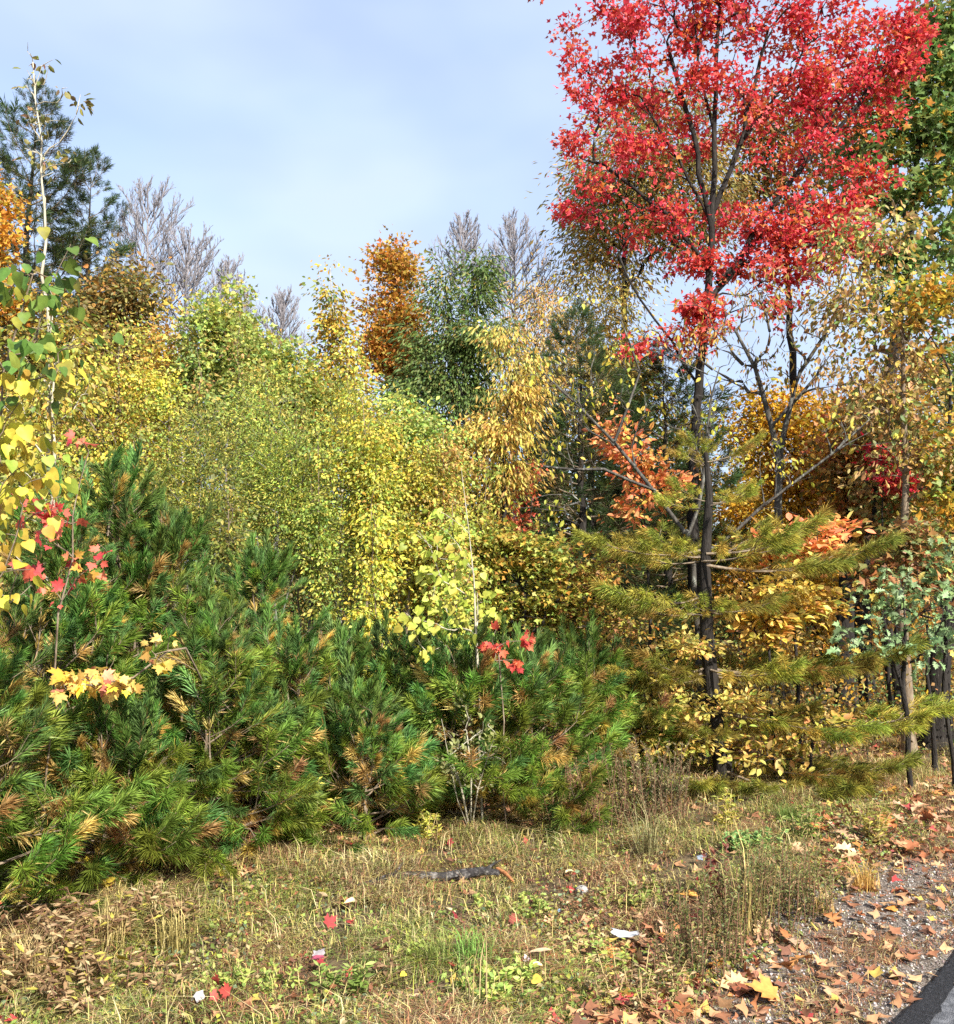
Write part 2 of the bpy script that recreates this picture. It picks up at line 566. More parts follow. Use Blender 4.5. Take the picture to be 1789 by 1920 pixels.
def sapling(name, label, cat, base, trunk, crown, n_tips, n_leaf, size, tmpl, key, cols, spread=.06, droop=.5, r_base=.008, bark=None,
            group=None, up=.6, start=.3, r_tip=.0018, part=.6, faceup=None, upper=None):
    """a small plant whose leaves are big enough in the picture to be parts of their own"""
    SEED[0] += 1
    rng = np.random.default_rng(SEED[0])
    base = np.asarray(base, float)
    root = empty(name, base, label, cat, group)
    tips = ellipsoid_tips(rng, crown, n_tips, .4)
    lines, P, cnt, nt_, PL = skeleton(rng, trunk, tips, seg=.12, start=start, jitter=.05)
    e = math.log(r_base / r_tip) / math.log(max(n_tips, 3))
    rad = r_tip * np.maximum(cnt, 1) ** e
    a = Acc()
    for ids, lb in lines:
        r = rad[ids].copy()
        if ids[-1] >= nt_: r[0] = min(r[0], r[1] * 1.3)
        a.add(*tube(P[ids] - base, r))
    link('stem', a.mesh('stem', bark or BARK_TAN, True), root)
    n_leaf = min(n_leaf, 300)
    Pt, ax, nr, sz, tid = leaf_cloud(rng, lines, P, nt_, n_leaf, size, tmpl, cols, spread, droop, .5, up, part)
    if faceup is not None: nr = unit(nr + np.array(faceup))
    if upper is None:
        single_leaves(rng, root, base, key, tmpl, cols, Pt, ax, nr, sz)
    else:
        m = Pt[:, 2] > upper[0] + .12 * rng.normal(size=len(Pt))
        single_leaves(rng, root, base, key + 'upper', tmpl, upper[1], Pt[m], ax[m], nr[m], sz[m])
        single_leaves(rng, root, base, key, tmpl, cols, Pt[~m], ax[~m], nr[~m], sz[~m])
    return root


# ---------------------------------------------------------------- pines
def bough_lib(key, lengths, seed, green, old, droop, fasc=64, nlen=.088, width=.0021, p_old=.3, density=1.0, up=1.0, a0=14, a1=46):
    rng = np.random.default_rng(seed)
    lib = []
    for Lb in lengths:
        wood = Acc(); ned = Acc()
        xs = np.linspace(0, 1, 9)
        axis = np.stack([xs * Lb, .05 * Lb * np.sin(xs * 3 + rng.random() * 6), Lb * (-droop * xs + (droop + .14) * xs ** 2.4)], 1)
        wood.add(*tube(axis, np.linspace(.004 + .008 * Lb, .0018, 9), 4))
        shoots = [(axis[-3], axis[-1] + unit(axis[-1] - axis[-2]) * .09, 0.0)]
        nside = max(3, int(7.5 * Lb * density))
        for s in range(nside):
            f = .22 + .74 * (s + rng.random() * .7) / nside
            k = f * 8; i = min(int(k), 7); p = axis[i] * (1 - (k - i)) + axis[i + 1] * (k - i)
            d = unit(axis[i + 1] - axis[i])
            sgn = 1 if s % 2 else -1
            side = unit(np.array([-d[1], d[0], 0])) * sgn
            Ls = (.16 + .40 * Lb * (1 - f)) * rng.uniform(.7, 1.15)
            q = unit(d * .75 + side * rng.uniform(.5, 1.0) + np.array([0, 0, rng.uniform(-.25, .45) * up]))
            e = p + q * Ls + np.array([0, 0, .12 * Ls])
            m = (p + e) / 2 + rng.normal(size=3) * .01
            wood.add(*tube(np.array([p, m, e]), np.array([.0032, .0026, .0016]), 3))
            shoots.append((m, e + unit(e - m) * .05, f * .6))
            for h in range(int(Ls / .15)):
                g = rng.uniform(.25, .9)
                pp = p + (e - p) * g
                q2 = unit(q + side * rng.uniform(-.9, .9) + np.array([0, 0, rng.uniform(-.3, .7) * up]) + d * .5)
                e2 = pp + q2 * rng.uniform(.10, .22)
                wood.add(*tube(np.array([pp, e2]), np.array([.0022, .0013]), 3))
                shoots.append((pp + (e2 - pp) * .2, e2, g * .7))
        for k in range(int(5 * Lb)):    # old needles left along the bare inner stem
            i = rng.integers(1, 5)
            shoots.append((axis[i], axis[i + 1], 1.0))
        for a_, b_, oldness in shoots:
            ln = np.linalg.norm(b_ - a_); d = unit(b_ - a_)
            n = int(fasc * (.5 + ln / .2) * (0.45 if oldness >= 1 else 1))
            t = rng.random(n) ** .8
            perp = unit(np.cross(d, unit(rng.normal(size=(n, 3)))))
            ang = np.radians(rng.uniform(a0, a1, n) + (1 - t) * 14)[:, None]
            dr = unit(d * np.cos(ang) + perp * np.sin(ang) + np.array([0, 0, -.10]))
            nl = nlen * rng.uniform(.7, 1.15, n)
            p0 = a_ + (b_ - a_) * t[:, None]
            s = unit(np.cross(dr, rng.normal(size=(n, 3)))) * (width / 2)
            tip = p0 + dr * nl[:, None] + np.array([0, 0, -.012])
            mid = p0 + dr * (nl * .45)[:, None]
            V = np.stack([p0, mid - s, tip, mid + s], 1).reshape(-1, 3)
            T = (np.array([[0, 1, 2], [0, 2, 3]])[None] + (np.arange(n) * 4)[:, None, None]).reshape(-1, 3)
            is_old = oldness >= 1 or rng.random() < p_old * (1 - t.mean() * 0) * (.62 + oldness)
            c0 = np.array(old[rng.integers(len(old))] if is_old else green[rng.integers(len(green))])
            c = c0 * (1 + .2 * rng.normal(size=(n, 1)).clip(-1.8, 1.8))
            if not is_old:               # last year's needles at the foot of the shoot have turned
                turn = (rng.random(n) < p_old * 1.0 * (1 - t) ** 2)
                c[turn] = np.array(old[rng.integers(len(old))])
            C = np.repeat(np.clip(c, .004, .8), 4, axis=0)
            ned.add(V, T, C)
        lib.append((Lb, wood.mesh('branch', BARK_TAN, True), ned.mesh('needles', NEEDLE)))
    return lib


GREEN = [(.22, .36, .060), (.27, .39, .062), (.17, .32, .085), (.33, .41, .060)]
GREEN2 = [(.40, .42, .075), (.46, .45, .075), (.32, .39, .075), (.38, .43, .075)]
OLDT = [(.62, .46, .10), (.58, .38, .09), (.52, .44, .09), (.48, .42, .09)]
OLDN = [(.66, .44, .14), (.64, .38, .15), (.58, .42, .10), (.68, .50, .18)]
DARKG = [(.055, .095, .032), (.07, .11, .034), (.09, .12, .032)]
YOUNG = bough_lib('young', [.28, .32, .45, .5, .62, .7, .85, .95], 5, GREEN, OLDN, .08, fasc=92, p_old=.20)
CANDLE = bough_lib('candle', [.30, .38, .46, .54], 9, [(.21, .35, .075), (.25, .38, .08), (.18, .31, .09)], OLDN, -.02, fasc=84, nlen=.075, p_old=.10, density=.35, up=.2, a0=8, a1=26)
TIER = bough_lib('tier', [.5, .7, .9, 1.15, 1.35, 1.6], 6, GREEN2, OLDT, .14, fasc=84, nlen=.085, p_old=.34, density=1.05, up=.25, a0=16, a1=52)
DARK = bough_lib('dark', [.6, .9, 1.3, 1.7], 7, DARKG, [(.10, .08, .03)], .12, fasc=26, nlen=.12, width=.008, p_old=.1, density=1.1)


def put_bough(rng, root, lib, length, loc, az, el, roll=0.0, scale=None):
    Ls = np.array([b[0] for b in lib])
    near = np.argsort(np.abs(Ls - length))[:2]
    b = lib[int(rng.choice(near))]
    s = scale or float(np.clip(length / b[0], .6, 1.7))
    br = link('branch', b[1], root, loc)
    br.rotation_euler = (roll, -el, az)
    br.scale = (s, s, s)
    nd = link('needles', b[2], br)
    nd['kind'] = 'stuff'
    return br


def pine(name, label, base, height, spread, n, lib, group=None, r_base=None, lean=(0, 0), el0=2, el1=62, low=.06, profile=.95, bark=BARK_TAN, whorl=.0, cat='pine tree', top=True, candles=0):
    SEED[0] += 1
    rng = np.random.default_rng(SEED[0])
    root = empty(name, base, label, cat, group)
    r0 = r_base or .010 + height * .006
    zs = np.linspace(0, 1, 14)
    tr = np.stack([lean[0] * zs ** 1.5 + rng.normal(size=14) * .006 * height / 2, lean[1] * zs ** 1.5 + rng.normal(size=14) * .006 * height / 2, zs * height - .03], 1)
    V, T = tube(tr, r0 * (1 - zs) ** .85 + .0022)
    link('trunk', mesh_tris('trunk', V, T, bark, None, True), root)
    az = rng.random() * 6.28
    for k in range(n):
        t = low + (0.985 - low) * (k + .5) / n
        if whorl:
            t = low + (0.97 - low) * (math.floor(k / 5) + .5 + rng.normal() * .04) / math.ceil(n / 5)
        az += 2.39996 + rng.normal() * .25
        f = (1 - t)
        Lb = spread * min(1.0, f ** profile * 1.28 + .05) * rng.uniform(.8, 1.12)
        Lb = max(Lb, .2)
        el = R(el0 + (el1 - el0) * t ** 1.3 + rng.normal() * 6)
        i = min(int(t * 13), 12); g = t * 13 - i
        p = tr[i] * (1 - g) + tr[i + 1] * g
        put_bough(rng, root, lib, Lb, p, az, el, rng.normal() * .25)
    for k in range(candles):
        t = rng.uniform(.5, .93); i = min(int(t * 13), 12)
        rr = spread * (1.1 - t) * rng.uniform(.2, .85); a_ = rng.random() * 6.283
        put_bough(rng, root, CANDLE, rng.uniform(.28, .5), tr[i] + np.array([rr * math.cos(a_), rr * math.sin(a_), rr * .25]), rng.random() * 6.28, R(rng.uniform(72, 89)), 0)
    if top:
        for k in range(4):
            put_bough(rng, root, CANDLE if candles else lib, max(.26, min(.16 * height, .5)), tr[-1] - np.array([0, 0, .06 + .05 * k]), rng.random() * 6.28, R(86 - 13 * k), 0)
    return root


# ================================================================ SETTING
SOIL = ramp_mat('soil', [(0.28, (0.022, 0.015, 0.010)), (0.45, (0.07, 0.05, 0.028)), (0.6, (0.13, 0.095, 0.05)), (0.78, (0.20, 0.15, 0.085))], 7, 9, bump=0.8, bscale=60)
GRAVEL = ramp_mat('gravel', [(0.30, (0.045, 0.034, 0.027)), (0.46, (0.14, 0.11, 0.085)), (0.58, (0.27, 0.225, 0.185)), (0.75, (0.46, 0.41, 0.36))], 60, 8, bump=1.0, bscale=130)
ASPHALT = ramp_mat('asphalt', [(0.3, (0.05, 0.051, 0.055)), (0.5, (0.11, 0.112, 0.118)), (0.7, (0.20, 0.20, 0.207))], 28, 7, bump=0.7, bscale=220, rough=.8)
TAR = ramp_mat('tar', [(0.35, (0.010, 0.010, 0.011)), (0.6, (0.028, 0.028, 0.031)), (0.72, (0.10, 0.10, 0.105))], 70, 8, bump=0.8, bscale=200, rough=.6)
PAINT = ramp_mat('road_paint', [(0.35, (0.30, 0.29, 0.26)), (0.5, (0.62, 0.60, 0.55)), (0.7, (0.74, 0.72, 0.67))], 50, 8, bump=0.3, bscale=200, rough=.7)


def grid_mesh(name, xs, ys, fz, mat):
    X, Y = np.meshgrid(xs, ys)
    V = np.stack([X, Y, fz(X, Y)], -1).reshape(-1, 3)
    nx, ny = len(xs), len(ys)
    i = (np.arange(ny - 1)[:, None] * nx + np.arange(nx - 1)[None]).ravel()
    T = np.concatenate([np.stack([i, i + 1, i + nx + 1], 1), np.stack([i, i + nx + 1, i + nx], 1)])
    return mesh_tris(name, V, T, mat, None, True)


gx = np.concatenate([[-900, -300, -100, -40], np.linspace(-20, 20, 121), [40, 100, 300, 900]])
gy = np.concatenate([[-900, -300, -100, -30], np.linspace(-10, 30, 121), [50, 100, 300, 900]])


def gz(X, Y):
    near = np.clip((30 - np.hypot(X, Y - 8)) / 12, 0, 1)
    d = road_d(X, Y)
    return hz(X, Y) * near - np.clip(-d / .3, 0, 1) * .06


o = link('ground', grid_mesh('ground', gx, gy, gz, SOIL)); tag(o, 'dark soil under the roadside grass and trees', None, kind='structure')


def strip(name, d0, d1, z0, mat, rng_seed, wob0=0.0, wob1=0.0, thick=0.0, parent=None, s0=-14, s1=22, step=.05):
    rng = np.random.default_rng(rng_seed)
    s = np.arange(s0, s1, step)
    n = len(s)

    def wob(a):
        return a * (np.sin(s * 2.1 + rng.random() * 6) + .6 * np.sin(s * 5.3 + rng.random() * 6) + .5 * rng.normal(size=n))
    a = d0 + wob(wob0); b = d1 + wob(wob1)
    m = 8
    rows = []
    for k in range(m + 1):
        d = a + (b - a) * k / m
        p = E0[None] + s[:, None] * ED[None] + d[:, None] * EN[None]
        rows.append(np.column_stack([p, np.full(n, 0.0) + z0]))
    if thick:      # crumbled lip on the grass side
        rows.append(rows[-1] + np.column_stack([EN[None].repeat(n, 0) * (.02 + .008 * rng.random(n))[:, None], np.full(n, -thick)]))
    V = np.concatenate(rows)
    nr = len(rows)
    i = (np.arange(nr - 1)[:, None] * n + np.arange(n - 1)[None]).ravel()
    T = np.concatenate([np.stack([i, i + n, i + n + 1], 1), np.stack([i, i + n + 1, i + 1], 1)])
    return link(name, mesh_tris(name, V, T, mat, None, False), parent)


o = strip('gravel_shoulder', -.12, .80, .006, GRAVEL, 3, .0, .035); tag(o, 'narrow gravel shoulder beside the asphalt', kind='structure')
road = strip('road', -7.0, -.075, .022, ASPHALT, 4, 0, .012); tag(road, 'grey asphalt road edge in the corner', kind='structure')
o = strip('tarred_edge', -.078, 0.0, .025, TAR, 5, .010, .008, thick=.034, parent=road)
o = strip('edge_line', -.265, -.165, .027, PAINT, 6, .003, .003, parent=road)

# ================================================================ PINE SAPLINGS
G_SAP = 'young white pines along the edge of the clearing'
SAPS = [
    # px, Y, top py, spread, branches, label
    (-30, 4.35, 1215, .72, 30, 'young green pine at the far left edge, boughs reaching in low over the grass'),
    (120, 5.5, 985, .80, 34, 'young pine behind the yellow maple branch, with dark upright shoots'),
    (225, 6.1, 895, .72, 34, 'tallest young pine at left, upright shoots standing above the red maple leaves'),
    (318, 6.3, 965, .75, 32, 'young pine with a rusty dead shoot near its top'),
    (395, 5.55, 1165, .85, 34, 'young pine with a bare grey stem showing, in front right of the maple branch'),
    (487, 7.2, 1050, .50, 26, 'young pine with pale upright shoots against the olive shrubs'),
    (565, 6.7, 1200, .85, 32, 'young pine with many rusty tufts, left of the little bright pine'),
    (690, 5.95, 1335, .48, 20, 'smallest bright green pine standing low in front of the others'),
    (645, 7.6, 1195, .75, 28, 'young pine half hidden behind the little bright pine'),
    (780, 7.0, 1200, .75, 30, 'young pine under the yellow poplar leaves'),
    (880, 6.55, 1225, .80, 34, 'young pine directly behind the thin grey shrub'),
    (985, 6.75, 1215, .75, 32, 'young pine below the small red maple sprig'),
    (1085, 7.6, 1195, .85, 32, 'young blue green pine at the right end of the pine thicket'),
    (1150, 8.1, 1330, .60, 24, 'low young pine between the thicket and the tiered pine'),
    (215, 5.0, 1330, .60, 26, 'low shaded pine beneath the yellow maple branch'),
    (480, 6.0, 1330, .65, 26, 'low pine at the foot of the thicket, left of the dark gap'),
]
for px, Y, top, spread, n, lab in SAPS:
    b = base_at(px, Y)
    h = at(px, top, Y)[2] - b[2] - .22
    pine('young_pine', lab, b, h, spread, n, YOUNG, G_SAP, candles=20 if px in (120, 225, 318, 487) else 8)

# tiered white pine at right
b = base_at(1350, 7.7)
SEED[0] += 1
rng = np.random.default_rng(77)
root = empty('white_pine', b, 'open tiered pine with yellowing needles on flat boughs, right of centre', 'pine tree')
tp = [(1365, 1500), (1350, 1400), (1335, 1300), (1325, 1180), (1322, 1060), (1330, 930), (1325, 860), (1318, 810)]
tr = np.array([at(x, y, 7.7) for x, y in tp]); tr[0] = b; tr = tr - b
V, T = tube(tr, np.array([.085, .07, .062, .055, .045, .032, .020, .006]), 10)
link('trunk', mesh_tris('trunk', V, T, BARK_DARK, None, True), root)
for (py, Lb, nb, el) in [(1450, .95, 7, -4), (1365, .70, 6, 0), (1262, .95, 7, -2), (1150, .75, 5, 2), (1045, .80, 6, 4), (945, .5, 4, 10), (870, .42, 3, 18)]:
    a0 = rng.random() * 6.28
    zc = at(1330, py, 7.7)[2] - b[2]
    xc = np.interp(zc, tr[:, 2], tr[:, 0]); yc = np.interp(zc, tr[:, 2], tr[:, 1])
    for k in range(nb):
        az = a0 + k * 6.283 / nb + rng.normal() * .18
        put_bough(rng, root, TIER, Lb * rng.uniform(.75, 1.15), (xc, yc, zc + rng.normal() * .025), az, R(el + rng.normal() * 3), rng.normal() * .15)
for (py, Lb, az, el) in [(1330, 1.75, -.25, -5), (1255, 1.5, -.35, 0), (1060, 1.35, -.15, -2), (1425, 1.35, -.5, -4), (1440, 1.1, -.9, -8), (1030, 1.0, 3.4, -4), (1120, .9, 3.6, -5), (1260, 1.0, 3.3, -5), (1440, .9, -2.2, -6)]:
    zc = at(1330, py, 7.7)[2] - b[2]
    xc = np.interp(zc, tr[:, 2], tr[:, 0]); yc = np.interp(zc, tr[:, 2], tr[:, 1])
    put_bough(rng, root, TIER, Lb, (xc, yc, zc), az, R(el), 0)

# dark pines farther back
b = base_at(35, 14); pine('tall_pine', 'tall dark pine rising behind the sparse poplar at left', b, at(35, 205, 14)[2] - b[2], 2.0, 70, DARK, 'dark old pines standing behind the leafy trees', el0=0, el1=45, low=.25, bark=BARK_DARK, r_base=.14, profile=.55)
b = base_at(150, 15); pine('tall_pine', 'dark pine sloping down toward the bare grey twigs at left', b, at(150, 330, 15)[2] - b[2], 1.7, 54, DARK, 'dark old pines standing behind the leafy trees', el0=0, el1=45, low=.2, bark=BARK_DARK, r_base=.12, profile=.6)
b = base_at(1090, 11.5); pine('tall_pine', 'dark green pine behind the bare lower limbs, left of the tiered pine', b, at(1090, 640, 11.5)[2] - b[2], 1.35, 60, DARK, 'dark old pines standing behind the leafy trees', el0=-4, el1=40, low=.12, bark=BARK_DARK, r_base=.09, profile=.55)
b = base_at(1250, 13); pine('tall_pine', 'dark green pine behind the forked grey limbs of the maple', b, at(1240, 700, 13)[2] - b[2], 1.4, 50, DARK, 'dark old pines standing behind the leafy trees', el0=-4, el1=40, low=.12, bark=BARK_DARK, r_base=.09, profile=.5)

# ================================================================ BROADLEAF TREES
Yel = [((.64, .54, .07), 4), ((.52, .48, .08), 3), ((.38, .42, .08), 3), ((.58, .40, .07), 1.2), ((.26, .33, .07), 2), ((.70, .60, .12), 1)]
YelGreen = [((.36, .39, .07), 4), ((.50, .46, .085), 3), ((.24, .31, .06), 3), ((.60, .46, .08), 1.2), ((.5, .30, .08), .5)]
Olive = [((.24, .28, .055), 4), ((.33, .35, .07), 3), ((.16, .21, .05), 2.5), ((.48, .43, .08), 2), ((.52, .42, .09), 1)]
Lime = [((.30, .36, .08), 4), ((.42, .43, .10), 3), ((.20, .27, .07), 2.5), ((.52, .46, .10), 1.5), ((.46, .29, .09), .7), ((.20, .14, .06), .6)]
Orange = [((.66, .34, .045), 4), ((.60, .40, .06), 3), ((.60, .24, .04), 1.5), ((.36, .31, .07), 1.6)]
OakGreen = [((.13, .22, .06), 4), ((.18, .27, .07), 3), ((.23, .30, .075), 2), ((.44, .34, .08), .6)]
BrownGold = [((.56, .38, .09), 4), ((.62, .46, .11), 3), ((.42, .25, .07), 2.5), ((.38, .37, .09), 2)]
Brown = [((.42, .25, .08), 3.5), ((.52, .35, .12), 3), ((.28, .18, .07), 2), ((.56, .42, .16), 2), ((.58, .46, .09), 1.6), ((.30, .30, .09), 1.5)]
OliveBrown = [((.27, .21, .06), 4), ((.36, .24, .06), 3), ((.20, .19, .055), 3), ((.48, .27, .06), 1.5)]
Red = [((.82, .075, .065), 5), ((.80, .12, .06), 3), ((.82, .16, .09), 3), ((.64, .035, .045), 1.2), ((.78, .27, .06), 1.8)]
Coral = [((.66, .20, .09), 4), ((.64, .30, .11), 3), ((.55, .14, .07), 2), ((.60, .38, .10), 2)]
DeepYellow = [((.58, .33, .025), 4), ((.46, .29, .03), 3), ((.52, .24, .02), 2), ((.33, .26, .04), 1.5)]


def T(name, label, cat, px, Y, path, crown, n_tips, leaf, **kw):
    b = base_at(px, Y)
    trunk = []
    for pth in (path if isinstance(path[0], list) else [path]):
        pts = [at(p[0], p[1], Y + (p[2] if len(p) > 2 else 0)) for p in pth]
        trunk.append(pts)
    trunk[0] = [b - np.array([0, 0, .05])] + trunk[0]
    return tree(name, label, cat, b, trunk, px_crowns(crown, Y, kw.pop('depth', .85)), n_tips, leaf, **kw)


def lf(n, size, tmpl, cols, **k):
    return dict(n=n, size=size, tmpl=tmpl, cols=cols, **k)


# --- far left
T('poplar', 'tall thin poplar with a pale stem and a nearly bare twiggy top at left', 'tree', 95, 7.2, [(92, 800), (85, 520), (78, 330), (66, 120)],
  [(70, 125, 42, 38), (125, 195, 38, 28), (50, 205, 25, 35), (105, 305, 62, 25), (35, 140, 20, 15), (140, 175, 15, 10), (80, 240, 50, 70)], 70,
  lf(75, .070, OVAL4, [((.20, .17, .05), 3), ((.30, .24, .07), 2), ((.13, .14, .04), 3), ((.28, .15, .08), 1)], spread=.035, droop=.8, part=.25), r_base=.030, bark=BARK_PALE, r_tip=.0032, start=.35, down=4, cone=0, spire=.1, shell=.35)
T('poplar', 'yellow poplar with drooping round leaves beside the pale stem at left', 'tree', 110, 7.0, [(100, 900), (95, 560)],
  [(85, 640, 60, 90), (60, 780, 80, 100), (140, 720, 60, 80), (40, 920, 70, 90), (20, 1010, 60, 90)], 120,
  lf(1500, .055, OVAL4, Yel + [((.30, .33, .05), 2)], spread=.10, droop=.9), r_base=.03, bark=BARK_PALE)
T('maple', 'orange maple cut off by the left edge above the yellow leaves', 'tree', -60, 10.5, [(-50, 600), (-40, 350)],
  [(-30, 375, 52, 55), (-30, 470, 50, 60), (-10, 560, 40, 50)], 70, lf(2600, .07, STAR3, Orange, spread=.13), r_base=.07)
T('oak', 'brown and olive oak between the dark pine and the bare grey twigs', 'tree', 225, 11.5, [(225, 800), (225, 520)],
  [(225, 560, 60, 75), (245, 660, 80, 80), (180, 640, 70, 90), (270, 730, 90, 70)], 150, lf(6500, .075, OVAL4, OliveBrown + [((.45, .30, .05), 2)], spread=.16, droop=.6), r_base=.09, bark=BARK_DARK)
T('birch', 'yellow birch at left with pale crossing twigs and small gold leaves', 'tree', 190, 8.8, [(215, 900), (225, 620)],
  [(150, 760, 110, 120), (220, 820, 110, 110), (90, 820, 100, 120), (250, 720, 60, 90), (170, 900, 120, 70)], 240,
  lf(7500, .042, DIAM, Yel + [((.36, .22, .05), 2), ((.3, .28, .05), 2)], spread=.10, droop=.7), r_base=.05, bark=BARK_TAN)
T('birch', 'gold birch low at the left edge behind the upright pine shoots', 'tree', 30, 7.9, [(30, 1100), (40, 860)],
  [(40, 900, 90, 80), (30, 1020, 90, 110), (120, 960, 70, 80)], 130,
  lf(3600, .045, DIAM, Yel + [((.36, .32, .05), 2)], spread=.09, droop=.7), r_base=.03, bark=BARK_TAN)
T('maple', 'rusty gold maple behind the birch at left, above the olive shrubs', 'tree', 300, 10.5, [(305, 850), (320, 650)],
  [(310, 690, 70, 80), (290, 780, 90, 80), (370, 760, 60, 70)], 130, lf(4800, .055, DIAM, [((.50, .30, .05), 4), ((.40, .20, .05), 2), ((.46, .36, .06), 3)], spread=.12), r_base=.05)
T('maple', 'light green maple whose rounded top meets the sky left of the notch', 'tree', 430, 10.2, [(430, 900), (425, 600)],
  [(420, 620, 62, 62), (400, 690, 80, 70), (480, 700, 75, 60), (460, 770, 110, 60), (545, 740, 45, 60), (520, 690, 50, 50)], 230,
  lf(9500, .062, STAR3, Lime, spread=.13, droop=.5), r_base=.06)
# --- bare trees
bg = 'bare grey trees far behind'
def BT(lab, px, top, half, Y=17, lean=0.0):
    """leafless tree: straight leader, ascending limbs that fork into fine upright twigs"""
    SEED[0] += 1
    r = np.random.default_rng(SEED[0])
    b_ = base_at(px, Y)
    H = at(px, top, Y)[2] - b_[2]; W = half * Y / F
    root = empty('bare_tree', b_, lab, 'tree', bg)
    acc = Acc()
    zs = np.linspace(0, 1, 16)
    TR = np.stack([lean * zs + .03 * r.normal(size=16).cumsum() * .3, .03 * r.normal(size=16).cumsum() * .3, zs * H - .03], 1)
    acc.add(*tube(TR, .085 * (1 - zs) ** .9 + .006, 6))

    def arm(p, d, Ln, r0, lvl):
        n_ = 5 if lvl < 2 else 3
        t_ = np.linspace(0, 1, n_)[:, None]
        up_ = np.array([0, 0, 1.])
        q = p + d * Ln * t_ + up_ * (.22 * Ln) * t_ ** 2 + r.normal(size=(n_, 3)) * .02 * Ln * t_
        acc.add(*tube(q, r0 * (1 - .75 * t_[:, 0]) + .0014, 4 if lvl == 0 else 3))
        if lvl >= 3: return
        kids = [8, 5, 2][lvl]
        for c in range(kids):
            f = .22 + .75 * (c + r.random()) / kids
            i_ = min(int(f * (n_ - 1)), n_ - 2); g_ = f * (n_ - 1) - i_
            pp = q[i_] * (1 - g_) + q[i_ + 1] * g_
            dd = unit(q[i_ + 1] - q[i_])
            s_ = unit(np.cross(dd, r.normal(size=3)))
            arm(pp, unit(dd * .85 + s_ * .55 + up_ * .18), Ln * (.55 - .25 * f) * r.uniform(.7, 1.2), max(r0 * .5, .0036), lvl + 1)
    n0 = 24
    f0 = max(.3, 1 - 2.6 * W / H)
    for k in range(n0):
        u_ = .95 * (k + r.random() * .6) / n0
        f = f0 + (1 - f0) * u_
        p = np.array([np.interp(f, zs, TR[:, 0]), np.interp(f, zs, TR[:, 1]), np.interp(f, zs, TR[:, 2])])
        a_ = k * 2.4 + r.normal() * .3
        el_ = R(34 + 30 * u_)
        Ln = W * 1.35 * math.sqrt(1 - .92 * u_) * r.uniform(.75, 1.15)
        arm(p, np.array([math.cos(a_) * math.cos(el_), math.sin(a_) * math.cos(el_), math.sin(el_)]), Ln, .017, 0)
    link('trunk', acc.mesh('trunk', BARK_BARE, True), root)


BT('bare grey tree with fine twigs right of the dark pine', 265, 372, 95)
BT('spreading bare tree whose twigs reach down to the light green maple', 335, 455, 95, 16.5)
BT('low bare twigs over the top of the light green maple', 425, 500, 60, 18)
BT('small bare tree in the notch of the skyline', 520, 562, 50, 18)
BT('bare pale twigs above the green oak in the middle', 872, 420, 55, 18)
BT('bare pale twigs between the green oak and the red maple', 965, 430, 75, 17.5)
# --- middle
T('aspen', 'slim gold aspen with a greenish tip left of the orange maple', 'tree', 640, 11, [(640, 860), (628, 650), (618, 500)],
  [(618, 530, 24, 45), (622, 600, 34, 50), (640, 670, 45, 60), (650, 750, 60, 60), (600, 700, 40, 50)], 120,
  lf(2600, .062, OVAL4, [((.50, .33, .05), 4), ((.34, .30, .06), 2), ((.58, .38, .05), 3), ((.20, .24, .06), 1.5)], spread=.10, droop=.7), r_base=.04, bark=BARK_PALE)
T('maple', 'orange maple with a pointed crown against the sky', 'tree', 760, 13, [(770, 900), (755, 700), (742, 480)],
  [(740, 490, 42, 40), (735, 545, 55, 55), (745, 610, 62, 55), (715, 660, 55, 50), (760, 680, 60, 50)], 190,
  lf(6200, .07, STAR3, Orange, spread=.12), r_base=.07, bark=BARK_DARK)
T('oak', 'dark green oak with two rounded tops in the middle of the skyline', 'tree', 860, 12, [[(860, 950), (855, 760), (835, 530)], [(856, 780), (885, 650), (905, 510)]],
  [(832, 545, 42, 60), (905, 540, 48, 65), (830, 640, 65, 60), (910, 640, 65, 60), (790, 720, 70, 50), (880, 730, 90, 50), (850, 790, 90, 50)], 300,
  lf(11500, .085, LANCE, OakGreen, spread=.13, droop=.9), r_base=.10, bark=BARK_DARK, limbs=True)
T('cherry', 'cherry tree with hanging gold and brown leaves in the middle', 'tree', 930, 9.6, [(945, 1000), (940, 850), (960, 700)],
  [(880, 850, 80, 70), (950, 800, 60, 60), (990, 730, 55, 70), (850, 920, 60, 50), (960, 880, 60, 60), (940, 660, 40, 50)], 190,
  lf(4200, .075, LANCE, BrownGold, spread=.10, droop=1.3), r_base=.05, bark=BARK_DARK)
T('cherry', 'thin pale orange tree beneath the bare twigs, left of the red maple', 'tree', 1010, 12.5, [(1010, 900), (1005, 650), (1000, 520)],
  [(1000, 560, 60, 70), (1040, 640, 60, 70), (960, 620, 40, 60), (1000, 700, 70, 60)], 200,
  lf(2600, .07, LANCE, [((.50, .26, .10), 4), ((.44, .32, .12), 3), ((.34, .26, .08), 3)], spread=.12, droop=1.1), r_base=.05, bark=BARK_GREY)
T('birch', 'olive green birch with loose leaves above the gold thicket in the middle', 'tree', 770, 9.4, [(775, 1000), (770, 800)],
  [(760, 810, 80, 60), (810, 870, 70, 70), (720, 860, 70, 60)], 170,
  lf(4600, .052, DIAM, Lime[:3] + [((.5, .40, .08), 2), ((.30, .24, .08), 1)], spread=.10, droop=.7), r_base=.035, bark=BARK_TAN)
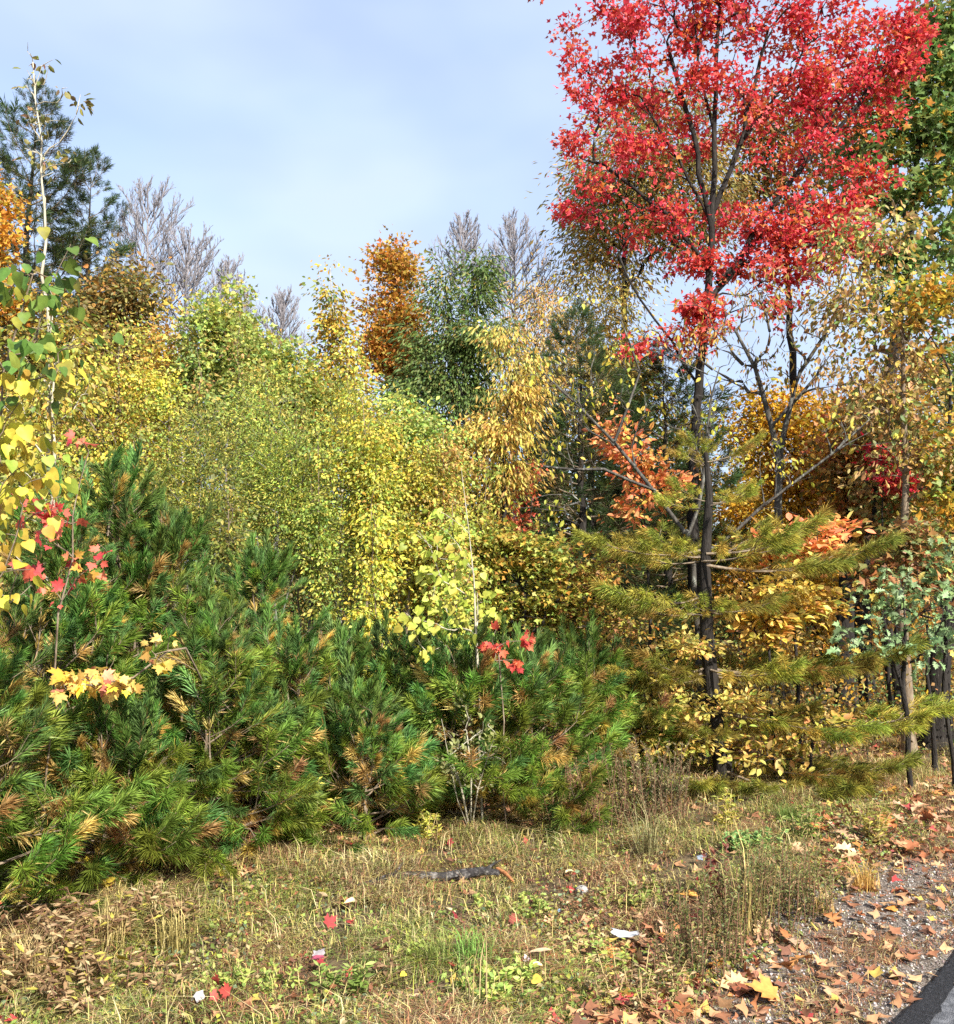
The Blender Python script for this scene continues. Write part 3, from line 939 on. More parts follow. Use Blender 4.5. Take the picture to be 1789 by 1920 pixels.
for k, (lab, px, crown, n, cols) in enumerate([
        ('olive willow shrub with fine leaves, leftmost of the three in the middle', 370, [(350, 880, 90, 110), (400, 960, 90, 100), (330, 1000, 80, 90), (400, 800, 80, 60)], 8500, Olive),
        ('tallest olive willow shrub with fine leaves, below the light green maple', 520, [(520, 850, 95, 110), (490, 960, 100, 110), (560, 980, 90, 110), (480, 770, 70, 50)], 10000, Olive),
        ('yellowing willow shrub with fine leaves, next to the gold birches', 640, [(630, 900, 70, 110), (610, 1020, 90, 100), (680, 1060, 70, 80), (640, 800, 50, 60)], 7500, Olive + [((.52, .40, .05), 2.5)])]):
    T('willow_shrub', lab, 'shrub', px, 8.3 + .25 * k, [[(px, 1120), (px + 5, 900)], [(px - 2, 1180), (px - 40, 1000)], [(px + 2, 1180), (px + 45, 980)]], crown, 320,
      lf(int(n * .85), .040, LANCE, cols, spread=.10, droop=.1, flat=.9), r_base=.014, bark=BARK_GREY, r_tip=.0020, group='willow shrubs behind the young pines')
for k, (lab, px, path, crown) in enumerate([
        ('gold birch with a thin pale stem in the middle thicket', 690, [(690, 1000), (683, 760)], [(700, 900, 50, 90), (680, 820, 40, 80), (720, 1000, 60, 80)]),
        ('bright yellow birch at the centre of the thicket', 760, [(765, 1100), (755, 900)], [(760, 940, 60, 90), (740, 1040, 70, 80), (800, 900, 40, 60)]),
        ('yellow green birch leaning right toward the pale straight stem', 800, [(800, 1150), (812, 960)], [(815, 1010, 50, 80), (790, 1090, 60, 70), (840, 960, 30, 60)])]):
    T('birch', lab, 'tree', px, 8.6 + .15 * k, path, crown, 190, lf(3900, .043, DIAM, Yel + ([((.34, .36, .05), 5)] if k == 2 else []), spread=.085, droop=.7), r_base=.020, r_tip=.0026, bark=BARK_TAN, group='gold birches in the middle thicket')
SLENDER = [
    (255, 8.0, 800, Olive, 'slender olive birch sapling left of the willow shrubs'),
    (318, 8.9, 700, Yel, 'slender lemon birch sapling rising between the gold birch and the light green maple'),
    (372, 9.3, 640, Lime, 'slender lime birch sapling in front of the light green maple, left one'),
    (448, 9.5, 585, Lime, 'tallest slender lime sapling, pointed tip in front of the light green maple'),
    (505, 9.0, 690, YelGreen, 'slender yellow green sapling above the tallest willow shrub'),
    (560, 8.9, 735, Lime, 'slender lime sapling at the right shoulder of the light green maple'),
    (600, 8.4, 800, Olive, 'slender olive sapling below the skyline notch'),
    (655, 9.6, 640, Yel, 'slender gold sapling with a pale stem before the slim aspen'),
    (715, 9.0, 770, YelGreen, 'slender yellow green sapling among the gold birches'),
    (835, 8.7, 800, BrownGold, 'slender brown gold sapling left of the hanging gold cherry'),
    (850, 8.2, 930, YelGreen, 'slender yellow green sapling close left of the straight pale stem'),
    (700, 8.0, 930, Yel, 'slender lemon sapling at the front of the gold birches'),
    (430, 7.8, 900, Olive, 'slender olive sapling in front of the willow shrubs'),
    (915, 9.2, 860, YelGreen, 'slender yellow green sapling right of the straight pale stem'),
]
for px, Y, top, cols, lab in SLENDER:
    T('birch_sapling', lab, 'tree', px, Y, [(px + 4, 1120), (px, top + 160), (px - 3, top + 15)],
      [(px - 2, top + 45, 16, 55), (px + 6, top + 130, 28, 70), (px - 8, top + 210, 36, 70), (px + 8, top + 290, 38, 70)], 120,
      lf(1700, .044, DIAM, cols, spread=.07, droop=.7), r_base=.013, r_tip=.0022, bark=BARK_TAN, group='slender saplings rising out of the thicket', spire=.3)
T('maple', 'yellow green maple in shade right of the pale straight stem', 'tree', 970, 9.2, [(985, 1120), (960, 1000)],
  [(950, 1030, 90, 45), (1030, 1050, 80, 45), (1000, 1120, 100, 50), (900, 1070, 60, 50)], 170,
  lf(3800, .06, STAR3, YelGreen + [((.5, .3, .05), 1.5)], spread=.12, up=1.2, flat=.3), r_base=.05, bark=BARK_DARK)
T('maple', 'brown and gold low maple left of the tiered pine', 'tree', 1080, 9.5, [(1080, 1200), (1075, 1100)],
  [(1060, 1140, 90, 50), (1110, 1080, 70, 50), (1130, 1180, 80, 50), (1010, 1180, 60, 40)], 150,
  lf(3000, .055, STAR3, YelGreen[:2] + [((.46, .26, .07), 4), ((.34, .16, .06), 2)], spread=.12, up=1.2, flat=.3), r_base=.04, bark=BARK_DARK)
T('maple', 'slender coral red maple in the shade behind the thicket', 'tree', 990, 9.9, [(988, 1050), (986, 880)],
  [(985, 920, 22, 55), (975, 985, 22, 40)], 30, lf(300, .06, STAR3, [((.62, .12, .06), 3), ((.60, .20, .09), 2)], spread=.07), r_base=.02, bark=BARK_DARK)

# --- red maple and its neighbours
T('oak', 'olive brown oak filling in behind the left side of the red maple', 'tree', 1180, 15.0, [(1180, 900), (1170, 600), (1180, 250)],
  [(1110, 430, 75, 80), (1200, 440, 110, 90), (1130, 320, 80, 80), (1230, 300, 110, 90), (1320, 380, 110, 110), (1220, 200, 90, 60), (1080, 500, 40, 50)], 330,
  lf(14000, .11, LANCE, OliveBrown, spread=.22, droop=.9), r_base=.12, bark=BARK_DARK)
T('oak', 'orange brown oak filling in behind the right side of the red maple', 'tree', 1500, 15.5, [(1500, 900), (1480, 600), (1470, 250)],
  [(1450, 250, 120, 80), (1540, 220, 90, 90), (1400, 330, 80, 70), (1560, 350, 90, 80)], 200,
  lf(4200, .10, OVAL4, OliveBrown + [((.50, .22, .04), 4)], spread=.20, droop=.7), r_base=.12, bark=BARK_DARK)


def red_grade(P, C, rng):
    # lower and inner leaves have stayed more orange
    t = np.clip((6.2 - P[:, 2]) / 2.6, 0, 1)[:, None] * .35 + .10 * rng.random((len(P), 1))
    return C * (1 - t) + np.array([.66, .17, .035]) * t


T('red_maple', 'big scarlet maple towering over the right half', 'tree', 1305, 11.8,
  [[(1300, 1050), (1302, 850), (1312, 690), (1330, 540), (1336, 400), (1342, 200), (1348, 10)], [(1308, 720), (1260, 640), (1200, 560), (1160, 480)],
   [(1330, 560), (1370, 520), (1410, 440), (1490, 330), (1570, 200)], [(1334, 420), (1270, 300), (1200, 180)], [(1336, 440), (1300, 250), (1250, 80)], [(1337, 400), (1395, 250), (1440, 50)],
   [(1330, 500), (1250, 400), (1130, 310)], [(1345, 530), (1450, 420), (1590, 370)], [(1340, 250), (1310, 130), (1300, 10)], [(1395, 260), (1480, 150), (1540, 20)], [(1490, 330), (1590, 220), (1680, 90)]],
  [(1180, 50, 120, 90), (1330, 40, 140, 100), (1480, 60, 140, 100), (1600, 90, 100, 80), (1690, 40, 60, 50), (1110, 110, 70, 40), (1120, 190, 75, 50), (1085, 285, 60, 35),
   (1230, 170, 140, 90), (1390, 180, 150, 90), (1530, 180, 90, 80), (1120, 360, 75, 40), (1220, 290, 100, 60), (1480, 290, 120, 50),
   (1540, 420, 100, 55), (1420, 400, 100, 50), (1320, 495, 65, 35), (1500, 500, 110, 50), (1310, 590, 70, 50), (1420, 580, 70, 40), (1230, 650, 50, 35), (1240, 400, 80, 50),
   (1400, -90, 280, 90), (1590, 430, 60, 50), (1470, 430, 120, 60), (1540, 440, 90, 40), (1420, 500, 80, 40), (1300, 575, 60, 40), (1310, 640, 40, 30), (1620, 330, 80, 50), (1660, 150, 80, 60), (1620, 220, 70, 50), (1700, 70, 60, 50), (1600, 450, 60, 50), (1270, 480, 60, 40), (1300, 640, 50, 40)], 900,
  lf(24000, .080, STAR3, Red, x=1.08, spread=.10, droop=.5, up=.6, grade=red_grade, part=.45, clump=.5), r_base=.085, r_tip=.0042, bark=BARK_DARK, limbs=True, pathw=.2, cone=0, spire=0, shell=.6)
T('cherry', 'leaning twin-stemmed cherry with lichen grey bark behind the tiered pine', 'tree', 1465, 10.4,
  [[(1462, 1050), (1463, 900), (1445, 790), (1415, 690), (1380, 620)], [(1466, 900), (1472, 800), (1500, 700), (1560, 610), (1640, 560)], [(1446, 800), (1500, 740), (1560, 660)]],
  [(1300, 640, 110, 60), (1400, 560, 110, 70), (1520, 580, 120, 70), (1620, 520, 90, 60), (1440, 680, 90, 50), (1560, 690, 80, 50)], 300,
  lf(620, .085, LANCE, [((.56, .40, .07), 4), ((.5, .28, .08), 3), ((.42, .36, .06), 2)], spread=.10, droop=1.6, part=.5), r_base=.07, bark=BARK_LIMB, limbs=True, r_tip=.003, cone=.2)
T('cherry', 'spreading nearly bare tree whose long grey limbs fork above the tiered pine', 'tree', 1310, 8.5,
  [[(1312, 1200), (1300, 1050), (1285, 1000)], [(1285, 1000), (1230, 920), (1150, 830), (1090, 770), (1010, 690)], [(1290, 1005), (1320, 900), (1325, 800), (1345, 690)],
   [(1300, 1050), (1370, 1000), (1480, 910), (1560, 850), (1630, 790)], [(1230, 920), (1130, 880), (1020, 875)], [(1150, 835), (1200, 700), (1160, 600), (1060, 540)]],
  [(1020, 700, 70, 70), (1040, 850, 70, 50), (1120, 720, 90, 80), (1230, 760, 70, 90), (1340, 760, 90, 90), (1450, 860, 80, 60), (1590, 800, 80, 50), (1080, 570, 60, 50), (1200, 620, 70, 60), (1040, 960, 80, 30)], 420,
  lf(300, .06, OVAL4, [((.50, .46, .05), 4), ((.60, .46, .06), 2), ((.42, .42, .06), 2)], spread=.07, droop=1.2, part=.5), r_base=.036, bark=BARK_LIMB, limbs=True, r_tip=.0024, start=.5, cone=.2, spire=.05)
T('chestnut_sapling', 'coral and orange leaved sapling left of the tiered pine top', 'tree', 1215, 8.9, [(1215, 1050), (1200, 870)],
  [(1170, 850, 60, 60), (1190, 940, 70, 45), (1150, 790, 45, 35), (1230, 900, 50, 40)], 70, lf(560, .085, OVAL4, Coral, spread=.08, up=1.0, flat=.4), r_base=.02, bark=BARK_DARK)
T('maple', 'deep yellow maple glowing behind the trunks at right', 'tree', 1530, 13.2, [(1530, 1150), (1510, 850)],
  [(1480, 790, 100, 60), (1560, 840, 70, 70), (1480, 900, 100, 80), (1560, 960, 80, 90), (1490, 1040, 100, 80), (1540, 1130, 90, 70), (1410, 800, 60, 70)], 300,
  lf(11500, .075, STAR3, DeepYellow, spread=.16), r_base=.08, bark=BARK_DARK)
T('chestnut_sapling', 'pink and peach leaved sapling right of the tiered pine trunk', 'tree', 1490, 8.3, [(1490, 1200), (1485, 1020)],
  [(1480, 1010, 90, 30), (1520, 1030, 60, 25), (1560, 985, 60, 25), (1440, 1060, 50, 20)], 60, lf(460, .095, OVAL4, Coral + [((.62, .42, .12), 3)], spread=.08, up=1.6, flat=.25), r_base=.02, bark=BARK_DARK)
T('beech_sapling', 'yellow beech sapling in flat sprays among the tiered boughs', 'tree', 1440, 7.75, [(1445, 1300), (1440, 1120)],
  [(1430, 1110, 70, 22), (1490, 1150, 70, 28), (1430, 1185, 60, 22), (1520, 1115, 50, 30), (1400, 1140, 50, 18), (1460, 1095, 60, 18)], 110, lf(820, .085, OVAL4, [((.62, .42, .08), 4), ((.56, .46, .12), 2), ((.60, .30, .08), 1.5)], spread=.07, up=1.6, flat=.25), r_base=.018, bark=BARK_DARK)
T('beech_sapling', 'straw yellow low beech left of the tiered pine trunk', 'tree', 1240, 7.6, [(1245, 1400), (1240, 1290)],
  [(1225, 1280, 70, 22), (1250, 1320, 80, 26), (1200, 1390, 60, 24), (1290, 1215, 60, 22), (1390, 1320, 80, 20), (1300, 1400, 60, 20)], 130, lf(1500, .058, OVAL4, [((.56, .40, .10), 4), ((.50, .42, .12), 2), ((.42, .22, .07), 1.5), ((.34, .32, .06), 1)], spread=.08, up=1.4, flat=.3), r_base=.018, bark=BARK_DARK)
T('beech_sapling', 'low yellow beech right of the tiered pine trunk, near the ground', 'tree', 1520, 7.5, [(1520, 1440), (1525, 1350)],
  [(1530, 1360, 60, 40), (1570, 1340, 30, 25), (1500, 1400, 50, 35), (1420, 1400, 60, 40)], 50, lf(330, .075, OVAL4, [((.60, .46, .10), 4), ((.60, .34, .10), 2), ((.44, .42, .08), 2)], spread=.07, up=1.2, flat=.35), r_base=.012, bark=BARK_DARK)
T('oak', 'olive brown oak tangled with twigs behind the yellow poplar at left', 'tree', 95, 10.8, [(95, 900), (90, 640)],
  [(95, 640, 110, 90), (50, 560, 60, 60), (150, 720, 90, 80), (40, 720, 80, 90)], 170, lf(4200, .075, OVAL4, OliveBrown + [((.48, .34, .05), 3)], spread=.17, droop=.6), r_base=.08, bark=BARK_DARK)
T('maple', 'pale green maple low in the notch of the skyline', 'tree', 585, 10.0, [(585, 950), (580, 780)],
  [(575, 750, 50, 50), (600, 800, 70, 60), (540, 820, 60, 60)], 110, lf(3200, .06, STAR3, Lime + [((.5, .38, .06), 2)], spread=.13), r_base=.04)
T('oak', 'brown gold oak behind the forking grey limbs, left of the scarlet maple', 'tree', 1110, 13.4, [(1110, 900), (1100, 650)],
  [(1080, 580, 90, 80), (1150, 640, 100, 80), (1060, 700, 80, 70), (1190, 720, 80, 60), (1130, 760, 110, 60)], 260, lf(5200, .09, LANCE, OliveBrown + BrownGold[:2], spread=.2, droop=1.0), r_base=.08, bark=BARK_DARK)
T('maple', 'dull orange maple behind the hung tan leaves at right', 'tree', 1660, 11.6, [(1660, 1150), (1665, 850)],
  [(1660, 780, 100, 80), (1720, 880, 90, 80), (1620, 900, 70, 70), (1700, 980, 100, 60), (1760, 1020, 60, 60), (1600, 1000, 70, 50)], 240, lf(5200, .085, STAR3, Brown[:3] + Orange[:3] + OliveBrown[:2], spread=.18), r_base=.07, bark=BARK_DARK)
T('maple', 'shaded orange and olive sapling above the blue green oak leaves', 'tree', 1735, 8.4, [(1735, 1200), (1730, 1050)],
  [(1700, 1040, 70, 40), (1760, 1070, 50, 40), (1650, 1090, 60, 30)], 80, lf(900, .08, STAR3, [((.40, .20, .06), 3), ((.24, .24, .06), 3), ((.50, .28, .10), 2)], spread=.10, up=1.0, flat=.4), r_base=.02, bark=BARK_DARK)
# --- right edge
T('oak', 'big green oak at the upper right corner with some orange leaves', 'tree', 1610, 12.8,
  [(1612, 1150), (1625, 950), (1660, 750), (1700, 500), (1725, 250), (1740, 80)],
  [(1745, 110, 70, 70), (1690, 190, 70, 60), (1740, 250, 80, 70), (1660, 270, 50, 45), (1760, 350, 60, 70), (1700, 350, 50, 40), (1690, 480, 60, 40), (1770, 470, 50, 60), (1640, 240, 40, 40), (1800, 200, 60, 140), (1650, 150, 50, 50), (1620, 300, 60, 40), (1780, 30, 60, 60), (1640, 370, 60, 35), (1700, 560, 70, 50)], 420,
  lf(4600, .12, STAR, OakGreen + [((.64, .36, .06), .9)], clump=.7, spread=.17, droop=.6), r_base=.15, bark=BARK_DARK, limbs=True)
T('cherry', 'twiggy tree at right hung with dry tan leaves', 'tree', 1690, 9.2, [(1690, 1100), (1700, 850), (1690, 600)],
  [(1650, 660, 100, 70), (1590, 560, 80, 80), (1720, 720, 90, 70), (1740, 600, 60, 70), (1700, 830, 90, 80), (1640, 760, 70, 60), (1560, 450, 70, 60), (1660, 420, 80, 60), (1760, 900, 50, 60)], 330,
  lf(2300, .075, OVAL4, Brown + [((.60, .48, .09), 3), ((.22, .30, .08), 2)], spread=.14, droop=.8), r_base=.055, bark=BARK_TAN, r_tip=.003)
T('maple', 'yellow and green maple half cut off by the right edge, at mid height', 'tree', 1800, 9.0, [(1795, 1150), (1790, 900), (1780, 700)],
  [(1780, 850, 45, 70), (1770, 540, 40, 40), (1790, 950, 40, 50), (1720, 560, 40, 40)], 70, lf(900, .085, STAR3, [((.56, .38, .05), 3), ((.20, .26, .05), 2), ((.58, .26, .04), 2)], spread=.12), r_base=.04, bark=BARK_DARK)
T('oak', 'leaning dark trunk standing alone at the right edge', 'tree', 1738, 9.5, [(1755, 1300), (1775, 1180), (1795, 1050), (1825, 800), (1850, 600)],
  [(1850, 560, 80, 80), (1830, 700, 60, 60)], 60, lf(900, .10, OAK, OakGreen, spread=.15), r_base=.125, r_tip=.006, bark=BARK_DARK, start=.7)
T('young_oak', 'thin dark straight trunk left of the pair under the green oak leaves', 'tree', 1612, 10.4, [(1617, 1250), (1632, 1000), (1650, 800)],
  [(1650, 900, 60, 60), (1640, 800, 50, 50)], 50, lf(700, .09, OAK, Brown, spread=.15), r_base=.055, r_tip=.004, bark=BARK_DARK, start=.6)
T('young_oak', 'thin dark straight trunk between the green oak leaves and the leaning trunk', 'tree', 1682, 10.2, [(1680, 1250), (1690, 1000), (1700, 850)],
  [(1710, 950, 60, 60), (1720, 850, 50, 50)], 50, lf(700, .09, OAK, Brown + OakGreen[:2], spread=.15), r_base=.055, r_tip=.004, bark=BARK_DARK, start=.6)
T('old_maple', 'stout brown trunk half hidden at the end of the tiered boughs', 'tree', 1580, 11.0, [(1582, 1250), (1590, 1000), (1600, 800)],
  [(1600, 860, 90, 80), (1640, 950, 80, 60)], 110, lf(2600, .085, STAR3, [((.46, .14, .05), 2), ((.5, .26, .05), 3), ((.22, .18, .05), 3)], spread=.16), r_base=.15, r_tip=.004, bark=BARK_DARK, start=.5)
T('maple', 'small dark red maple spray in the shade at right', 'tree', 1660, 9.9, [(1655, 1100), (1655, 870)], [(1655, 845, 35, 25), (1680, 900, 40, 25)], 30,
  lf(360, .075, STAR3, [((.46, .02, .03), 3), ((.5, .08, .03), 1)], spread=.08), r_base=.02, bark=BARK_DARK)

# --- plants whose leaves are parts of their own
b = base_at(1770, 7.5)
sapling('oak_sapling', 'second young oak behind the blue green one at the right edge, half cut off', 'tree', b, [[b, at(1775, 1290, 7.5), at(1775, 1100, 7.5)]],
        px_crowns([(1770, 1080, 40, 60), (1730, 1090, 60, 40), (1780, 1200, 30, 50), (1680, 1110, 60, 30)], 7.5), 60, 260, .078, OAK, 'oakgreen2',
        [((.22, .32, .11), 4), ((.30, .40, .17), 3), ((.15, .23, .075), 3), ((.58, .30, .10), 1.4), ((.50, .40, .09), 1)], spread=.07, r_base=.018, up=.9, bark=BARK_DARK, faceup=(.15, -.5, 0))
b = base_at(1690, 7.3)
sapling('oak_sapling', 'young oak with blue green lobed leaves at the right edge', 'tree', b, [[b, at(1690, 1290, 7.3), at(1700, 1140, 7.3)]],
        px_crowns([(1640, 1190, 80, 45), (1720, 1130, 80, 55), (1765, 1180, 50, 55), (1690, 1225, 60, 35), (1600, 1215, 40, 18)], 7.3), 110, 300, .082, OAK, 'oakgreen',
        [((.25, .37, .16), 4), ((.33, .44, .22), 3), ((.17, .26, .10), 2.5), ((.56, .24, .09), 1), ((.50, .36, .07), .6)], spread=.07, r_base=.02, up=.9, bark=BARK_DARK, faceup=(.15, -.5, 0))
b = base_at(-60, 3.55)
sapling('poplar_sapling', 'near poplar with large soft green and yellow leaves at the left edge', 'tree', b, [[b, at(-30, 1000, 3.5), at(10, 700, 3.45), at(60, 520, 3.4)]],
        px_crowns([(60, 540, 70, 70), (130, 500, 30, 40), (40, 680, 55, 70), (20, 800, 50, 70), (110, 640, 45, 50), (60, 880, 50, 60), (10, 980, 40, 60), (40, 1080, 30, 60)], 3.5, .8), 80, 280, .050, HEART, 'poplarbig',
        [((.26, .33, .045), 1.4), ((.54, .48, .05), 3), ((.62, .48, .06), 3), ((.56, .34, .05), 1)], spread=.07, droop=1.6, r_base=.006, up=.2, bark=BARK_TAN, faceup=(.1, -.35, 0), upper=(2.42, [((.10, .18, .03), 3), ((.15, .23, .035), 3), ((.32, .30, .04), 1)]))
b = base_at(90, 4.6)
sapling('maple_sapling', 'slender maple sapling with coral red leaves among the pine shoots at left', 'tree', b, [[b, at(110, 1250, 4.6), at(130, 1050, 4.6), at(140, 960, 4.6)]],
        px_crowns([(140, 975, 25, 20), (180, 1025, 25, 20), (140, 1090, 25, 15), (60, 945, 25, 30), (55, 1060, 30, 25), (100, 1000, 40, 40), (160, 1040, 30, 20), (150, 830, 25, 20)], 4.6), 30, 84, .055, MAPLE, 'maplered',
        [((.66, .11, .075), 4), ((.66, .18, .10), 2), ((.60, .32, .06), 1)], spread=.03, r_base=.006, up=.3, faceup=(.1, -1.0, 0))
b = base_at(430, 6.1)
sapling('maple_branch', 'long maple shoot with pale gold lobed leaves hanging before the dark pines', 'sapling', b, [[b, at(410, 1330, 5.5), at(350, 1215, 4.8), at(320, 1218, 4.7), at(250, 1270, 4.68), at(170, 1285, 4.65), at(125, 1280, 4.65)]],
        px_crowns([(285, 1225, 35, 18), (230, 1275, 40, 16), (160, 1280, 45, 16), (310, 1200, 20, 12), (190, 1280, 45, 14), (130, 1275, 25, 12)], 4.66, .5), 34, 76, .062, MAPLE, 'maplegold',
        [((.70, .44, .10), 4), ((.72, .50, .14), 3), ((.66, .24, .14), 1.2), ((.68, .46, .05), 2)], spread=.03, droop=.9, r_base=.006, up=.5, start=.82, part=.35, faceup=(.1, -.9, .2))
b = base_at(905, 6.35)
sapling('poplar_sapling', 'thin poplar with a straight pale stem and round lime yellow leaves', 'tree', b, [[b, at(895, 1190, 6.4), at(880, 1000, 6.4), at(868, 880, 6.4)]],
        px_crowns([(820, 1190, 60, 50), (800, 1120, 50, 50), (870, 1180, 40, 40), (830, 1060, 50, 60), (900, 1150, 25, 40), (820, 1000, 40, 40), (770, 1200, 25, 40)], 6.45), 60, 260, .052, HEART, 'poplarlime',
        [((.44, .48, .07), 4), ((.54, .52, .10), 3), ((.34, .42, .06), 2), ((.60, .50, .08), 1)], spread=.05, droop=1.0, r_base=.009, bark=BARK_PALE, start=.45, faceup=(.1, -.7, 0))
b = base_at(950, 6.2)
sapling('maple_sapling', 'small maple sapling with a scarlet sprig above the middle pines', 'tree', b, [[b, at(945, 1350, 6.2), at(935, 1210, 6.2)]],
        px_crowns([(930, 1205, 14, 28), (962, 1222, 14, 10), (960, 1245, 22, 10), (985, 1205, 15, 15)], 6.2), 16, 52, .05, MAPLE, 'mapleredb',
        [((.68, .10, .06), 4), ((.66, .16, .08), 2), ((.62, .25, .10), 1)], spread=.02, r_base=.005, up=.4, faceup=(.1, -1.0, 0))
b = gnd(883, 1563)
sapling('grey_shrub', 'thin many-stemmed grey shrub with tiny pale leaves in front of the pines', 'shrub', b,
        [[b, at(870, 1480, 6.05), at(840, 1420, 6.05)], [b, at(880, 1450, 6.05), at(872, 1370, 6.05)], [b, at(895, 1480, 6.05), at(925, 1400, 6.05)], [b, at(860, 1500, 6.0), at(835, 1400, 6.0)]],
        px_crowns([(880, 1370, 45, 40), (850, 1430, 45, 45), (920, 1420, 40, 50), (880, 1440, 50, 40)], 6.05), 60, 280, .032, OVAL, 'shrubpale',
        [((.26, .28, .09), 4), ((.36, .36, .14), 2), ((.20, .20, .06), 2)], spread=.03, droop=-.3, r_base=.009, bark=BARK_PALE, start=.3, faceup=(.2, -.5, 0))

# --- woods behind everything
rng = np.random.default_rng(55)
PROTO = {}


def back_tree(kind, px, Y, top, half, lab):
    b = base_at(px, Y)
    h = at(px, top, Y)[2]
    cols = {'gold': DeepYellow, 'olive': OliveBrown + OakGreen[:2], 'green': OakGreen + Lime[:1], 'rust': Brown + Orange[:1]}[kind]
    nm = {'gold': 'far_maple', 'olive': 'far_oak', 'green': 'far_oak', 'rust': 'far_oak'}[kind]
    if kind not in PROTO:
        H = 6.0
        c = [(0, 0, 4.6, 1.3, 1.3, 1.2), (.6, 0, 3.2, 1.5, 1.5, 1.2), (-.7, .2, 2.6, 1.5, 1.5, 1.3), (0, 0, 1.3, 1.5, 1.5, 1.1)]
        PROTO[kind] = (tree(nm, lab, 'tree', np.zeros(3), [[np.array([0, 0, -.1]), np.array([.1, 0, 2.]), np.array([0, .1, 5.])]], c, 170,
                            lf(7500, .115, DIAM, cols, spread=.22), r_base=.11, bark=BARK_DARK, group='trees far back in the wood'), H)
        r = PROTO[kind][0]
    else:
        src = PROTO[kind][0]
        r = src.copy(); COL.objects.link(r)
        for ch in src.children:
            c = ch.copy(); COL.objects.link(c); c.parent = r
        r['label'] = lab
    s = h / 5.7
    r.location = b; r.scale = (s, s, s); r.rotation_euler = (0, 0, rng.random() * 6.28)
    return r


BK = [
    ('olive', 60, 19, 560, 'olive tree deep behind the dark pine at left'), ('rust', 190, 20, 700, 'rusty tree deep behind the gold birch at left'),
    ('green', 330, 21, 730, 'dark green tree deep behind the rusty gold maple'), ('green', 470, 20, 750, 'dark green tree deep below the bare tree in the notch'),
    ('green', 590, 19, 735, 'dark green tree filling the bottom of the skyline notch'), ('olive', 690, 21, 730, 'olive tree deep behind the slim gold aspen'),
    ('green', 800, 22, 780, 'dark green tree deep behind the green oak'), ('rust', 920, 21, 770, 'rusty tree deep behind the hanging gold cherry'),
    ('olive', 1030, 20, 700, 'olive tree deep behind the thin pale orange tree'), ('green', 1150, 21, 640, 'dark green tree deep behind the dark pine right of centre'),
    ('olive', 1270, 20, 760, 'olive tree deep behind the scarlet maple trunk'), ('gold', 1380, 18, 830, 'gold tree deep behind the tiered pine'),
    ('gold', 1480, 17, 850, 'gold tree deep behind the twin-stemmed cherry'), ('gold', 1590, 18, 900, 'gold tree deep behind the stout brown trunk'),
    ('rust', 1700, 19, 760, 'rusty tree deep behind the hung tan leaves'), ('olive', 1800, 20, 600, 'olive tree deep behind the right edge oak'),
    ('green', 420, 14, 960, 'dark green tree behind the olive willow shrubs'), ('olive', 560, 14.5, 900, 'olive tree behind the tallest willow shrub'),
    ('green', 720, 14, 1000, 'dark green tree behind the gold birches'), ('green', 850, 13.5, 1010, 'dark green tree behind the straight pale stem'),
    ('green', 1000, 14, 1000, 'dark green tree behind the slender coral maple'), ('green', 1130, 14, 1030, 'dark green tree low behind the beech'),
    ('gold', 1560, 15, 1120, 'gold undergrowth tree between the right hand trunks'), ('gold', 1690, 14.5, 1180, 'gold undergrowth tree behind the thin dark trunks'),
    ('olive', 1650, 16, 1050, 'olive tree in the deep shade between the right hand trunks'), ('gold', 1790, 14, 1200, 'gold undergrowth tree by the leaning trunk'),
    ('olive', 130, 12, 900, 'olive tree in the shade behind the gold birch'), ('rust', 20, 12, 850, 'rusty tree in the shade at the left edge'),
    ('green', 270, 13, 940, 'dark green tree behind the leftmost willow shrub'), ('rust', 1290, 14, 1080, 'rusty tree in shade behind the tiered trunk'), ('rust', 1420, 14, 1180, 'rusty low tree in shade right of the tiered trunk'),
]
for kind, px, Y, top, lab in BK:
    back_tree(kind, px, Y, top, 0, lab)

def far_copies():
    r_ = np.random.default_rng(31)
    kinds = ['olive', 'gold', 'rust', 'green', 'olive', 'gold']
    for i in range(26):
        src = PROTO[kinds[i % 6]][0]
        r = src.copy(); COL.objects.link(r)
        for ch in src.children:
            c = ch.copy(); COL.objects.link(c); c.parent = r
        r['label'] = 'dim small tree deep in the wood, glimpsed only between nearer trunks'
        Y = 24 + 12 * r_.random(); X = -16 + 34 * (i + r_.random()) / 26
        r.location = (X, Y, 0)
        s_ = r_.uniform(.75, 1.0)
        r.scale = (s_, s_, s_); r.rotation_euler = (0, 0, r_.random() * 6.28)


far_copies()

# ================================================================ GROUND COVER
rng = np.random.default_rng(900)


def noise2(x, y, seed, f=1.0):
    r = np.random.default_rng(seed)
    s = 0
    for k in range(7):
        a = r.random() * 6.28; w = f * (0.7 + 1.6 * r.random()) * (1.5 if k > 3 else 1)
        s = s + np.sin((x * math.cos(a) + y * math.sin(a)) * w * 2 + r.random() * 6.28)
    return s / 4.0


def field_points(n, seed, y0=2.9, y1=11.5, dmin=.0):
    r = np.random.default_rng(seed)
    # even in the ground area but denser near the camera
    y = y0 + (y1 - y0) * r.random(n) ** 1.35
    x = (r.random(n) * 2 - 1) * (y * .56 + .35)
    d = road_d(x, y)
    k = d > dmin
    return x[k], y[k], d[k]


def pine_edge(x, y):
    """how far under the thicket a point lies (positive = under the trees)"""
    edge = np.interp(x, [-3, -2.2, -1.3, -.7, 0, .6, 1.3, 2.2, 3.2, 5, 7], [3.9, 4.4, 5.0, 5.8, 6.3, 6.55, 7.0, 7.6, 8.4, 9.6, 11])
    return y - edge


